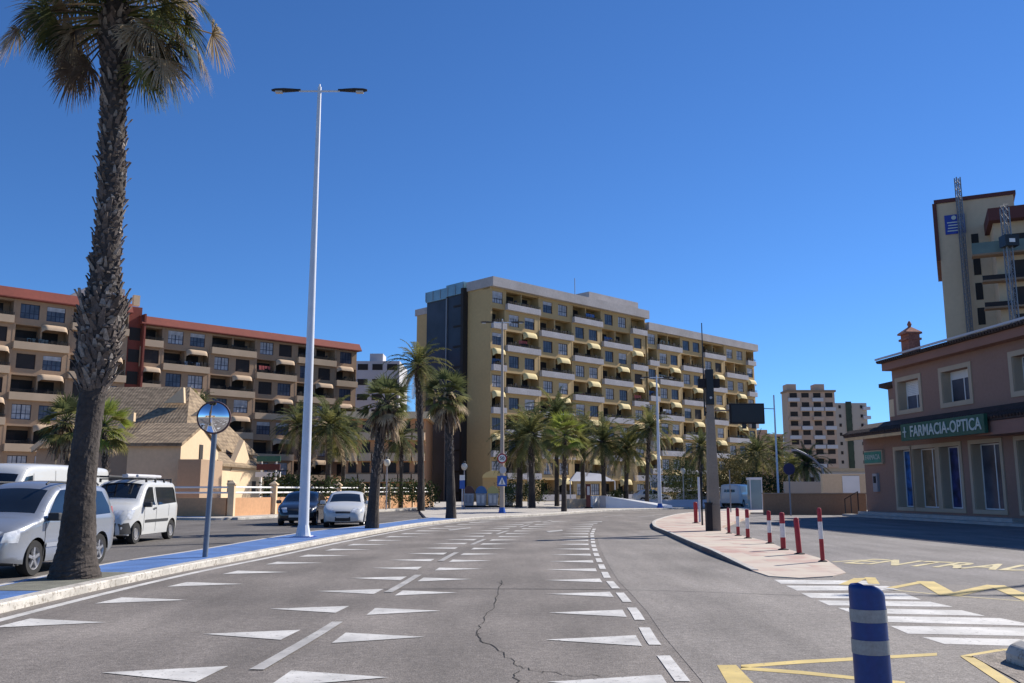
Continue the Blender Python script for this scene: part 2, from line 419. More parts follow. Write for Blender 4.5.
def text_mesh(s, size, ext=.01, offset=0, shear=0):
    cu = bpy.data.curves.new('lettering', 'FONT'); cu.body = s; cu.size = size; cu.extrude = ext; cu.offset = offset; cu.align_x = 'CENTER'; cu.align_y = 'CENTER'
    cu.resolution_u = 3
    o = bpy.data.objects.new('t', cu); COL.objects.link(o)
    bpy.context.view_layer.update()
    me = bpy.data.meshes.new_from_object(o); bpy.data.objects.remove(o); return me

# ------------------------------------------------------------------ ground
mb = MB(); mb.add([(-3000,-200,-.03),(3000,-200,-.03),(3000,5000,-.03),(-3000,5000,-.03)], [(0,1,2,3)])
struct(mb.build('ground', M['sand']))
mb = MB(); mb.add([(-90,-12,0),(90,-12,0),(90,112,0),(-90,112,0)], [(0,1,2,3)])
road = struct(mb.build('road', M['asphalt']))
# kerb of the left median / far pavement
K = smoothline([(-6.3,-8),(-6.3,3)]+[C(*p) for p in ((-6.42,11.2),(-6.3,16.4),(-5.86,20.9),(-5.35,27),(-4.5,34.9),(-3.95,38.75),(-3.0,42.9),(-1.7,47.3),(1.67,53.7),(6.5,64.3),(11.6,70.5),(15.8,75.4))]+[(25,87),(36,95)], 6)
R_ = smoothline([(-7.45,-8),(-7.45,5)]+[C(*p) for p in ((-7.7,13.3),(-7.85,17.6),(-7.5,21.4),(-7.25,27),(-6.9,31.4),(-5.9,36),(-5.0,42),(-4.2,47))], 6)
med = [(p.x, p.y) for p in offset_line(K, .24)]
med_in = med
far_i = next(i for i, p in enumerate(K) if p.y > 47)
poly = [tuple(p) for p in med_in[:far_i]]
pitA, pitB = 13.35, 16.3
# blue cycle path as one raised slab, tree pit paved differently
rear = [(p.x, p.y) for p in R_]
back = rear[::-1]
struct(slab('blue_path', poly+back, 0, .12, M['blue_path']))
def band(y0, y1, m, z, name):
    mb = MB(); 
    ys = [lerp(y0, y1, i/6) for i in range(7)]
    kx = sorted([(p[1], p[0]) for p in med_in]); rx = sorted([(p[1], p[0]) for p in rear])
    mb.add([(interp(kx, y), y, z) for y in ys]+[(interp(rx, y)+.12, y, z) for y in ys], [(i, i+1, 8+i, 7+i) for i in range(6)])
    return struct(mb.build(name, m))
band(pitA, pitB, M['pit'], .125, 'tree_pit')
struct(kerb('kerb', K, .24, 0, .125, M['kerb']))
struct(kerb('rear_kerb', R_, .12, 0, .123, M['kerb_grey'], d=-.06))
# far pavement beyond the bend
fp = [tuple(p) for p in med_in[far_i-1:]] + [(36, 112), (-60, 112), (-60, 86), (-8.2, 82), (-6.2, 62), (-4.6, 49)]
struct(slab('far_pavement', fp, 0, .12, M['pave']))
# pavement in front of the left boundary wall, with its own blue strip
lp = [(-45,48.6),(-21,48.6),(-16.2,47.6),(-14.9,48.3),(-13.6,51),(-6.2,78),(-8.2,82),(-60,86),(-60,48.6)]
struct(slab('left_pavement', lp, 0, .12, M['pave']))
mb = MB(); ribbon(mb, [Vector(p) for p in ((-45,49.6),(-21,49.6),(-16.4,49.0))], .9, .124); struct(mb.build('blue_strip', M['blue_path']))
lk = smoothline([(-45,48.5),(-21,48.5),(-16.2,47.5),(-14.8,48.3),(-13.5,51),(-6.1,78)], 5)
struct(kerb('left_kerb', lk, .2, 0, .13, M['kerb'], d=-.1))
# parking lane surface
pk = [(p[0]-.15, p[1]) for p in rear] + [(-5.2, 60), (-7, 75), (-14, 50.5), (-15, 47.3), (-50, 47.3), (-50, -8)]
mb = MB(); flat_poly(mb, pk, .004); struct(mb.build('parking_lane', M['asphalt_dark']))

# island on the right with pink paving
isl_px = [(751.8,571.5),(702,551),(666,534.5),(653,528),(657,521.5),(683,515),(720,512.5),(742,511.5)]
isl_front = smoothline([G(x, y) for x, y in isl_px], 5)
isl_front2 = [Vector((p.x, p.y)) for p in isl_front]
nose = [G(x, y) for x, y in ((769,577),(800,579),(833,577),(846,573.5),(827,563),(799,556.5),(783,552.5),(769,545.5),(748,540.5),(729,535.5))]
rear_i = [G(722,529), G(745,520), G(752,512)]
ipoly = [(p.x, p.y) for p in isl_front][::-1]+[(p.x, p.y) for p in nose+rear_i]
ipave = struct(slab('island_pavement', ipoly, 0, .11, M['pave_pink']))
def island_z(y): return .02+.09*max(0, min(1, (y-17.6)/4.5))
for v in ipave.data.vertices:
    if v.co.z > .05: v.co.z = island_z(v.co.y)
kk = [Vector((p.x, p.y)) for p in isl_front]
ik = struct(kerb('island_kerb', kk, .14, 0, .13, M['kerb_grey'], d=-.14))
for v in ik.data.vertices:
    if v.co.z > .05: v.co.z = v.co.z-.13+island_z(v.co.y)+.015
inner = offset_line(kk, -.145)
# raise most of the island paving to kerb height, ramping to the nose
mb = MB()
nb = [Vector((p.x, p.y)) for p in (nose+rear_i)]
# lot on the right
lot = [(p.x, p.y) for p in nose[3:]+rear_i] + [(16.5, 58.2), (21.0, 56.5), (24.6, 22), (24.6, 13.9), (8.6, 14.6), (6.45, 15.9)]
mb = MB(); flat_poly(mb, lot, .004); struct(mb.build('lot_surface', M['asphalt_lot']))
XD0 = CT([(5,1.16),(7.2,1.24),(9.3,1.30),(11.35,1.42),(13.4,1.48),(15.5,1.52),(17.6,1.64),(21.7,1.89),(25.8,2.19),(31.7,2.68),(40,3.6),(50,5.6)])
lane = [(interp(XD0, y)+.30, y) for y in range(-8, 32, 2)] + [(4.6, 33.5), (5.2, 36)]
lane += [(p.x-.02, p.y) for p in isl_front if 17 < p.y < 36.5][::-1] + [(p.x, p.y-.02) for p in nose[:4]] + [(6.45,15.9),(8.6,14.6),(24.6,13.9),(24.6,-8)]
mb = MB(); flat_poly(mb, lane, .0035); struct(mb.build('side_lane', M['asphalt_light']))
# bright pavement far right
struct(slab('right_pavement', [(13.5,60),(30,60),(60,90),(60,110),(40,100),(28,86),(20,78),(14,66)], 0, .10, M['pave']))

# ------------------------------------------------------------------ road markings (parts of the road)
ZM = .006
def quad_px(mb, pts, z=ZM):
    P = [G(x, y, z) for x, y in pts]; flat_poly(mb, [(p.x, p.y) for p in P], z)
XD = [(5,1.16),(7.2,1.24),(9.3,1.30),(11.35,1.42),(13.4,1.48),(15.5,1.52),(17.6,1.64),(21.7,1.89),(25.8,2.19),(31.7,2.68),(40,3.6),(50,5.6)]
XC = [(5,-2.0),(7.5,-1.9),(9.5,-1.80),(11.6,-1.80),(13.5,-1.70),(15.7,-1.57),(17.9,-1.45),(21.9,-1.19),(25.8,-.87),(32,-.2),(40,1.0),(50,3.2)]
XB = [(5,-2.75),(7.5,-2.52),(9.62,-2.36),(13.8,-2.02),(16,-1.88),(20,-1.75),(25.8,-1.35),(32,-.75),(40,.45),(50,2.7)]
XA = [(5,-5.95),(10.5,-5.82),(12.9,-5.62),(15.1,-5.46),(17.3,-5.25),(19.4,-5.05),(27,-4.45),(34.9,-3.5),(42.9,-1.95)]
XD, XC, XB, XA = CT(XD), CT(XC), CT(XB), CT(XA)
mw = MB()
def tooth(xt, Y, direction, L=.97, wd=.68):
    x0 = interp(xt, Y-wd/2); x1 = interp(xt, Y+wd/2)
    xm = interp(xt, Y)
    mw.add([(x0, Y-wd/2, ZM), (x1, Y+wd/2, ZM), (xm+direction*L, Y+.05, ZM)], [(0,1,2)])
for k in range(-1, 18):
    Y = 9.75+2.1*k
    tooth(XD, Y, -1); tooth(XC, Y+.18, 1, .9)
    tooth(XB, Y+.38, -1, .97)
    if k >= 0: tooth(XA, 11.0+2.2*k, 1, 1.1, .74)
tk = mw.build('tooth_marking', M['road_white'], road)
md = MB()
XM = [(y, (interp(XB, y)+interp(XC, y))/2) for y in range(6, 52, 2)]
for y0 in (2.2, 8.2, 14.2, 20.3, 26.4, 32.5, 38.6, 44.7):
    pts = [Vector((interp(XM, y0+i*.72), y0+i*.72)) for i in range(5)]
    ribbon(md, pts, .13, ZM+.003)
md.build('centre_line', M['road_old'], road)
me_ = MB(); y = 4.2
XR = [(a, b+.14) for a, b in XD]
while y < 37:
    pts = [Vector((interp(XR, y+i*.29), y+i*.29)) for i in range(5)]
    ribbon(me_, pts, .125, ZM+.001); y += 1.76
me_.build('lane_edge_line', M['road_white'], road)
mk = MB(); ribbon(mk, K, .15, ZM-.002, d=-.33); mk.build('edge_line', M['road_white'], road)
# distant lane lines
mf = MB()
for off, a in ((-1.9, 0), (-3.9, 1)):
    kk2 = offset_line(K, off-2.2)
    for i in range(60, len(kk2)-3, 5): ribbon(mf, kk2[i:i+3], .14, ZM+.002)
mf.build('far_lane_line', M['road_old'], road)
mp_ = MB()
for q in (((448,529.5),(470,527.3),(471,528.2),(450,530.6)), ((546,531),(562,529.6),(563,530.8),(549,532.4))): quad_px(mp_, q, ZM+.004)
mp_.build('arrow_marking', M['road_old'], road)
# zebra crossing
mz = MB()
zs = [((774,579.6),(874,580.8),(880,584.6),(781,583.6)), ((786,585.6),(887,586),(900,590.2),(797,590.5)),
      ((801,593),(905,593.4),(921,599.6),(811,597.8)), ((818,600.4),(930,601.6),(953,606.8),(829,605.2)),
      ((838,607.8),(962,610.2),(985,615.8),(851,612.8)), ((857,615.6),(1000,618),(1040,626),(872,621.5)),
      ((890,625.8),(1050,628),(1080,637),(908,633.6)), ((922,637),(1080,640.5),(1120,649),(944,643.8))]
for q in zs: quad_px(mz, q)
mz.build('zebra_crossing', M['road_white'], road)
# yellow lines
my = MB()
for q in (((717,665),(736,664.8),(770,700),(737,700)), ((741,664.8),(800,660),(937,652.8),(937,655.6),(800,663.6),(741,667.8)),
          ((741,666.5),(800,670.6),(905,681.5),(905,684.5),(800,674),(741,669.6))): quad_px(my, q)
zz_ = [0]
def zig(pts, w0):
    zz_[0] += 1
    P = [G(x, y, ZM) for x, y in pts]; ribbon(my, [Vector((p.x, p.y)) for p in P], w0, ZM+.002+.0015*(zz_[0] % 2))
for a, b, w0 in (((845,585),(860,578.5),.2),((860,578.5),(872,578.3),.14),((870,577.5),(874,584),.18),((891,588),(925,581.4),.15),((925,581.4),(950,595.6),.28),((950,595.6),(995,585.3),.25),((995,585.3),(1034,601),.28)):
    zig([a, b], w0)
for a, b in (((966,656.8),(1003,650.3)),((1003,650.3),(1060,648)),((967,656.5),(1018,690))): zig([a, b], .12)
my.build('yellow_line', M['road_yellow'], road)
ml = MB()
P = [G(x, y, ZM) for x, y in ((884,589),(950,595.5),(1024,601),(1080,604))]; ribbon(ml, [Vector((p.x, p.y)) for p in P], .07, ZM+.0)
P = [G(x, y, ZM) for x, y in ((833,561.8),(860,560),(878,559.6))]; ribbon(ml, [Vector((p.x, p.y)) for p in P], .12, ZM)
ml.build('faded_line', M['road_pale'], road)
tm = text_mesh('ENTRADA', 1.0, 0, .02); 
for v in tm.vertices: v.co.z = 0
tm.materials.clear(); tm.materials.append(M['road_pale'])
xs = [v.co.x for v in tm.vertices]; ys = [v.co.y for v in tm.vertices]
# stretch the word over the ground it covers
a0 = G(842, 563.3, ZM); a1 = G(1075, 573.5, ZM); tp0 = G(850, 559.3, ZM)
ux = (a1-a0); uy = Vector((tp0.x-a0.x, tp0.y-a0.y, 0)); uy = Vector((1.15, 1.25, 0))
for v in tm.vertices:
    s = (v.co.x-min(xs))/(max(xs)-min(xs)); t = (v.co.y-min(ys))/(max(ys)-min(ys))
    p = a0+ux*s+uy*t; v.co = (p.x, p.y, ZM+.004)
put('painted_word', tm, road)
# crack and a thin dark line across the road
cr = [(599,690),(602,672),(604,665),(601,674)]
mc = MB()
def crack(pts, w):
    P = [G(x, y, ZM-.002) for x, y in pts]; out = []
    for i in range(len(P)-1):
        for k in range(5):
            p = P[i].lerp(P[i+1], k/5); out.append(Vector((p.x+random.uniform(-.035, .035), p.y+random.uniform(-.06, .06))))
    out.append(Vector((P[-1].x, P[-1].y)))
    for i in range(len(out)-1):
        ribbon(mc, out[i:i+2], w*random.uniform(.5, 1.6), ZM-.002)
crack([(502,580),(500,592),(492,607),(484,620),(477,633),(478,638),(492,646),(508,658),(520,665),(536,671)], .011)
crack([(517,671),(515,683),(520,700)], .010)
crack([(536,671),(560,674),(600,676)], .008); crack([(503,585),(497,582)], .01)
mc.build('road_crack', M['crack'], road)
mc = MB(); P = [G(x, y, ZM) for x, y in ((384,588.8),(510,588.6),(640,590),(788,595),(850,598))]; ribbon(mc, smoothline([Vector((p.x, p.y)) for p in P], 5), .045, ZM-.0015); mc.build('road_seam', M['tar'], road)

# ------------------------------------------------------------------ palms
def fan_leaf(mb, origin, az, el, plen, flen, nseg=22, droop=.5, seed=0, spread=2.3, ws=.05, bend=0):
    rnd = random.Random(seed)
    d = Vector((math.cos(az)*math.cos(el), math.sin(az)*math.cos(el), math.sin(el)))
    # petiole with sag
    pts = []; 
    for i in range(4):
        t = i/3; pts.append(Vector(origin)+d*plen*t+Vector((0,0,-.12*plen*t*t*(1+droop))))
    mi = mb.mi; mb.tube(pts, [.028,.022,.018,.014], 4, cap=False)
    hub = pts[-1]; dd = ((pts[-1]-pts[-2]).normalized()+Vector((0,0,-bend))).normalized()
    side = dd.cross(Vector((0,0,1)))
    if side.length < .1: side = Vector((math.sin(az), -math.cos(az), 0))
    side.normalize(); up = side.cross(dd).normalized()
    tw = rnd.uniform(-.5, .5); side2 = side*math.cos(tw)+up*math.sin(tw)
    for k in range(nseg):
        a = (k/(nseg-1)-.5)*spread*1.15+rnd.uniform(-.04, .04)
        sd = dd*math.cos(a)+side2*math.sin(a)
        L = flen*(.78+.22*math.cos(a))*rnd.uniform(.85, 1.08)
        w = ws*rnd.uniform(.8, 1.2)
        across = (-dd*math.sin(a)+side2*math.cos(a))
        prev = None; vs = []; fs = []
        p = Vector(hub); cur = Vector(sd); N = 4
        for i in range(N+1):
            t = i/N
            ww = w*(.35+1.3*t if t < .5 else 1.0-(t-.5)*1.85)
            ww = max(ww, .004)
            vs += [p-across*ww/2, p+across*ww/2]
            g = droop*(.12+1.1*max(0, t-.35))
            cur = (cur+Vector((rnd.uniform(-.05,.05), rnd.uniform(-.05,.05), -g))).normalized()
            p = p+cur*(L/N)
        for i in range(N): fs.append((2*i, 2*i+1, 2*i+3, 2*i+2))
        mb.add(vs, fs)

def fan_crown(nleaf, R, seed, nseg=22, low=-1.0, dry=.3, petiole=.5, hang=.25, mats=None):
    rnd = random.Random(seed); mb = MB()
    for i in range(nleaf):
        u = i/nleaf
        el = lerp(1.35, low, u**.8)+rnd.uniform(-.15, .15); az = i*2.39996+rnd.uniform(-.25, .25)
        mb.mi = 0
        r = rnd.random()
        if u > 1-dry: mb.mi = 2 if r < .75 else 1
        elif u > .5: mb.mi = 1 if r < .4 else 0
        else: mb.mi = 0 if r < .6 else 1
        fan_leaf(mb, (0, 0, -u*hang), az, el, R*petiole*rnd.uniform(.85, 1.15), R*(1-petiole)*rnd.uniform(.9, 1.15), nseg, lerp(.25, .7, u), seed*100+i, ws=R*.045)
    return mb
def skirt(mb, R, h, n, seed):
    rnd = random.Random(seed)
    for i in range(n):
        az = rnd.uniform(0, 2*PI); z = -rnd.uniform(0, h*.65); r0 = R*.35
        L = rnd.uniform(.35, .7)*h
        p = Vector((math.cos(az)*r0, math.sin(az)*r0, z)); d = Vector((math.cos(az)*rnd.uniform(.15,.6), math.sin(az)*rnd.uniform(.15,.6), -1)).normalized()
        s = Vector((-math.sin(az), math.cos(az), 0))*rnd.uniform(.04, .10)
        vs = []
        for k in range(4):
            t = k/3; q = p+d*L*t+Vector((math.cos(az), math.sin(az), 0))*.1*math.sin(t*3)
            w = 1-t*.8; vs += [q-s*w, q+s*w]
        mb.mi = 3 if rnd.random() < .6 else 2
        mb.add(vs, [(2*k, 2*k+1, 2*k+3, 2*k+2) for k in range(3)])

def date_crown(nf, R, seed, nl=26, drop=1.0):
    rnd = random.Random(seed); mb = MB()
    for i in range(nf):
        u = i/nf; el = lerp(1.35, -.75, u**.9)+rnd.uniform(-.12, .12); az = i*2.39996+rnd.uniform(-.2, .2)
        L = R*rnd.uniform(.95, 1.2)*(.85 if u < .2 else 1)
        mb.mi = 0 if rnd.random() < .65 else 1
        if u > .85: mb.mi = 2 if rnd.random() < .5 else 1
        cur = Vector((math.cos(az)*math.cos(el), math.sin(az)*math.cos(el), math.sin(el)))
        p = Vector((0, 0, -.3*u)); N = 10; path = [p.copy()]
        for k in range(N):
            cur = (cur+Vector((0, 0, -(.06+.16*k/N)*drop))).normalized(); p = p+cur*(L/N); path.append(p.copy())
        mb.tube(path[::2], [.04,.035,.028,.02,.014,.006], 3, cap=False)
        for k in range(nl):
            t = (k+1.5)/(nl+1.5); f = t*N; j = min(int(f), N-1); q = path[j].lerp(path[j+1], f-j); tan = (path[j+1]-path[j]).normalized()
            side = tan.cross(Vector((0,0,1))); side = side.normalized() if side.length > .05 else Vector((1,0,0))
            up = side.cross(tan)
            ll = R*.21*math.sin(min(1, t*1.6+.15)*PI*.5)*(1.15-.75*t)*rnd.uniform(.8, 1.15)
            for sg in (-1, 1):
                dv = (tan*.75+side*sg*.85+up*rnd.uniform(.0, .45)+Vector((0,0,-.25))).normalized()
                w = tan*.030*R/2.5
                mid = q+dv*ll*.6; end = q+dv*ll+Vector((0,0,-ll*.22))
                mb.add([q-w, q+w, mid+w, mid-w, end], [(0,1,2,3),(3,2,4)])
    return mb

def trunk_mesh(path, radii, seed, boots=0, boot_len=.12, z0=0, z1=99, n=16, rough=.04):
    rnd = random.Random(seed); mb = MB()
    pts = smoothline(path, 8); rr = smoothline([(r, 0, 0) for r in radii], 8)
    vs = []; fs = []
    for i, p in enumerate(pts):
        for k in range(n):
            a = 2*PI*k/n; r = rr[i].x*(1+rnd.uniform(-rough, rough)); vs.append((p.x+r*math.cos(a), p.y+r*math.sin(a), p.z))
    for i in range(len(pts)-1):
        for k in range(n): fs.append((i*n+k, i*n+(k+1) % n, (i+1)*n+(k+1) % n, (i+1)*n+k))
    fs.append(tuple(range((len(pts)-1)*n, len(pts)*n)))
    mb.add(vs, fs)
    tab = [(p.z, p) for p in pts]
    if boots:
        for b in range(boots):
            mb.mi = 1 if rnd.random() < .72 else 2
            z = lerp(z0, z1, b/boots)+rnd.uniform(-.02, .02); az = b*2.39996+rnd.uniform(-.15, .15)
            j = min(range(len(pts)), key=lambda i: abs(pts[i].z-z)); c = pts[j]; r = rr[j].x*.96
            rad = Vector((math.cos(az), math.sin(az), 0)); tan = Vector((-math.sin(az), math.cos(az), 0))
            o = Vector((c.x, c.y, z))+rad*r
            L = boot_len*rnd.choice([.5,.8,1,1.3,1.9])*rnd.uniform(.7, 1.3); w = r*rnd.uniform(.28, .45); th = .035
            lean = rnd.uniform(.25, .9); tip = o+rad*L*lean+Vector((0,0,L*rnd.uniform(.5, 1.1)))+tan*rnd.uniform(-.45,.45)*L
            a_ = o-tan*w*.5+Vector((0,0,-L*.5))-rad*.02; b_ = o+tan*w*.5+Vector((0,0,-L*.5))-rad*.02
            c_ = o-tan*w*.42+Vector((0,0,L*.1))+rad*th; d_ = o+tan*w*.42+Vector((0,0,L*.1))+rad*th
            t1 = tip-tan*w*.2; t2 = tip+tan*w*.16
            e_ = t1-rad*.03; f_ = t2-rad*.03
            mb.add([a_, b_, c_, d_, t1, t2, e_, f_], [(0,1,3,2),(2,3,5,4),(4,5,7,6),(0,2,4,6),(1,7,5,3),(0,6,7,1)])
    return mb
for key in ('frond', 'frond_y', 'frond_dry', 'frond_dead', 'frond_bright', 'leaf', 'leaf_b'):
    m_ = M[key]; nt_ = m_.node_tree; pb = nt_.nodes['Principled BSDF']; out = nt_.nodes['Material Output']
    tr_ = nt_.nodes.new('ShaderNodeBsdfTranslucent'); mx_ = nt_.nodes.new('ShaderNodeMixShader'); mx_.inputs[0].default_value = .38
    src = pb.inputs['Base Color'].links[0].from_socket
    nt_.links.new(src, tr_.inputs['Color']); nt_.links.new(pb.outputs[0], mx_.inputs[1]); nt_.links.new(tr_.outputs[0], mx_.inputs[2]); nt_.links.new(mx_.outputs[0], out.inputs['Surface'])
FR = [M['frond'], M['frond_y'], M['frond_dry'], M['frond_dead']]

# foreground fan palm
base = G(75, 578, .12)
pl = thing('palm_tree', 'tall shaggy fan palm beside the silver car, its crown cut by the top edge', 'palm tree', base)
def rel(px, py): 
    p = A(px, py, base.y); return p-base
tp = [(0,0,-.05)]; tr = [.42]
for px, py, r in ((75,570,.385),(76,555,.315),(78,530,.275),(81,490,.235),(85,450,.215),(91,405,.21),(94,388,.22),(96,372,.285),(99,345,.31),(102,322,.335),(103,306,.35),(104,294,.26),(106,262,.225),(109,225,.21),(112,180,.205),(113,120,.20),(115,70,.225),(116,35,.27),(117,8,.22),(117,-8,.12)):
    p = rel(px, py); tp.append((p.x, 0, p.z)); tr.append(r)
tb = trunk_mesh(tp, tr, 3, 0, n=28, rough=.035)
rnd = random.Random(5)
tb2 = trunk_mesh(tp, tr, 3, 420, .105, rel(94,390).z, rel(116,296).z, n=28, rough=.035)
tb3 = trunk_mesh(tp, tr, 4, 620, .085, rel(104,300).z, rel(117,14).z, n=28, rough=.035)
# keep one trunk surface and both sets of leaf bases
nb0 = 0
trunk = MB(); trunk.v = list(tb2.v); trunk.f = list(tb2.f); trunk.m = list(tb2.m)
firstboot = min(i for i, m in enumerate(tb3.m) if m >= 1)
off = len(trunk.v)
for f, m in zip(tb3.f[firstboot:], tb3.m[firstboot:]): trunk.f.append([i+off for i in f]); trunk.m.append(m)
trunk.v += tb3.v
to = trunk.build('trunk', [M['bark'], M['boot'], M['boot_pale']], pl)
cw = MB(); top = Vector(tp[-2])
# named leaves that hang where the photograph shows them, then a filling crown
leaves = [  # az(deg), el, petiole, fan, material, droop
 (180, .15, 1.05, .95, 2, .75), (195, -.1, 1.0, .9, 1, .8), (172, .45, 1.15, .8, 0, .6), (205, .05, 1.1, 1.0, 0, .7), (165,-.25,.9,.8,2,.8),
 (0, .0, .95, .95, 2, .8), (-12, -.35, .95, .95, 2, .85), (10, .25, 1.1, .9, 0, .6), (-25, -.6, .95, .9, 1, .85), (15, -.15, 1.05, .95, 0, .7), (-5, .5, 1.1, .9, 2, .6), (5,-.45,.9,.9,0,.8), (-18,.1,.9,.85,1,.8),
 (190, -.75, .75, .85, 3, .7), (200, -.95, .7, .8, 3, .7), (-5, -.8, .7, .9, 1, .8), (0,-.2,1.35,.9,2,.8), (8,.1,1.5,.85,2,.7), (178,.1,1.6,.9,2,.7), (185,.25,1.3,.8,3,.7), (-10,.3,1.45,.8,0,.6)]
for i, (az, el, pe, fl, mi, dr) in enumerate(leaves):
    if abs(az) < 30 or abs(az-180) < 12: pe *= 1.2
    cw.mi = mi; fan_leaf(cw, top+Vector((0,0,-.5 if el < -.2 else -.2)), math.radians(az), el, pe*.95, fl*.95, 56, dr, 900+i, spread=3.0, ws=.026, bend=.9)
r2 = random.Random(11)
for i in range(44):
    az = i*2.39996; el = lerp(1.3, .05, i/44)+r2.uniform(-.1, .1); cw.mi = r2.choice([0,0,1,2])
    fan_leaf(cw, top, az, el, r2.uniform(.8, 1.15), r2.uniform(.75, 1.05), 44, r2.uniform(.45, .8), 1000+i, spread=2.8, ws=.028, bend=.4)
for i in range(20):
    az = r2.choice([r2.uniform(2.6, 3.7), r2.uniform(-.6, .5)]); cw.mi = r2.choice([2,2,3,0])
    fan_leaf(cw, top+Vector((0,0,-.35)), az, r2.uniform(-.55, .1), r2.uniform(.6, .95), r2.uniform(.7, .95), 44, .85, 1200+i, spread=2.8, ws=.026, bend=1.1)
cw.build('crown', FR, pl)

date_meshes = [date_crown(52, 2.6, s, 24).mesh('date_crown', FR) for s in (1, 2, 3)]
def wash_mesh(seed, skirted, n=30):
    mb = fan_crown(n, 1.35, seed, 18, low=-.7, dry=.2)
    if skirted: 
        off = MB(); skirt(mb, .75, 1.6, 170, seed+5)
    return mb.mesh('fan_crown', FR)
wash_meshes = [wash_mesh(21, True, 34), wash_mesh(22, True, 40), wash_mesh(23, False, 30)]
def std_palm(label, px, Yb, crown_px, crown_py, rcrown, kind, tr_r, seed, group='palms lining the far side of the avenue', grp=True, z0=.12, boots=120):
    b = Vector((XG(px, Yb, z0), Yb, z0)); c = A(crown_px, crown_py, Yb)
    t = thing('palm_tree', label, 'palm tree', b, 0, group if grp else None)
    tr_r *= .78
    h = c.z-z0; dx = c.x-b.x
    path = [(0,0,-.05),(dx*.15,0,h*.3),(dx*.5,0,h*.65),(dx,0,h)]
    if kind == 'date':
        tm = trunk_mesh(path, [tr_r*1.15, tr_r, tr_r*.95, tr_r*1.3], seed, boots, .16, h*.55, h-.1, n=12, rough=.06)
        me = date_meshes[seed % 3]; sc = rcrown/2.7
    else:
        if kind == 'bright':
            me = fan_crown(44, 1.35, 77, 20, low=-.8, dry=.25).mesh('bright_crown', [M['frond_bright'], M['frond_y'], M['frond_dry'], M['frond_dry']])
        tm = trunk_mesh(path, [tr_r*1.35, tr_r, tr_r*.85, tr_r*.8], seed, boots, .12, h*.4, h-.2, n=12, rough=.05)
        me = me if kind == 'bright' else wash_meshes[seed % 3]; sc = rcrown/1.45
    tm.build('trunk', [M['bark'], M['boot'], M['boot_pale']], t)
    put('crown', me, t, (dx, 0, h), seed*1.3, (sc, sc, sc))
    return t
std_palm('fan palm with a brown skirt of dead leaves, growing right beside the white hatchback', 372, 34.9, 386, 400, 1.35, 'fan', .26, 21, grp=False)
std_palm('slim fan palm on the blue path in front of the dark glass stair tower', 451, 47, 447, 392, 1.6, 'fan', .27, 22, grp=False)
std_palm('tall feather palm whose crown stands highest against the sky left of the ochre block', 421, 64, 418, 364, 2.6, 'date', .3, 24, grp=False)
std_palm('small dark feather palm before the low orange building', 401, 74, 401, 436, 2.3, 'date', .2, 26, grp=False)
std_palm('feather palm half hidden behind the white lamp post, left one of the pair', 300, 76, 299, 424, 2.6, 'date', .28, 28)
std_palm('broad feather palm just right of the big white lamp post', 327, 74, 330, 424, 3.4, 'date', .3, 27)
std_palm('feather palm leaning right of the broad one beside the big lamp post', 343, 78, 343, 432, 2.8, 'date', .26, 31)
std_palm('brownish feather palm nearest the speed limit sign', 519, 76, 522, 440, 3.2, 'date', .34, 30)
std_palm('large feather palm with the widest crown before the ochre block', 532, 74, 531, 432, 3.4, 'date', .34, 33)
std_palm('bright yellow green fan palm on a dark trunk at the kerb', 564, 62, 565, 434, 2.0, 'bright', .2, 23)
std_palm('feather palm rising behind the bright yellow green fan palm', 557, 82, 556, 414, 3.4, 'date', .26, 34)
std_palm('feather palm above the cream wall and the brown totem', 583, 84, 583, 434, 2.9, 'date', .28, 36)
std_palm('feather palm above the white ramp wall', 604, 79, 603, 440, 3.2, 'date', .26, 37)
std_palm('feather palm between the white ramp and the far lamp post', 626, 80, 628, 446, 3.0, 'date', .26, 39)
std_palm('slender tall feather palm just left of the far white lamp post', 647, 78, 650, 426, 2.5, 'date', .22, 40)
std_palm('small feather palm left of the concrete pole', 701, 84, 701, 446, 2.2, 'date', .2, 42)
std_palm('yellowish feather palm behind the small white delivery van', 752, 100, 757, 452, 3.4, 'date', .3, 43)
std_palm('feather palm at the right end of the ochre block', 776, 108, 777, 452, 3.2, 'date', .3, 45)
std_palm('dark feather palm behind the round sign, left of the arched lamp', 806, 96, 806, 462, 2.9, 'date', .3, 46)
std_palm('feather palm with pale fronds behind the round sign', 795, 100, 792, 466, 2.4, 'date', .3, 48)
std_palm('bushy yellow green palm seen either side of the big shaggy trunk', 104, 44, 104, 424, 1.7, 'bright', .2, 25, grp=False)
std_palm('green palm left of the big trunk, in front of the tiled roof', 66, 47, 66, 420, 1.7, 'fan', .2, 28, grp=False)
std_palm('small feather palm showing above the tiled roof', 200, 84, 200, 402, 1.7, 'date', .2, 49, grp=False)

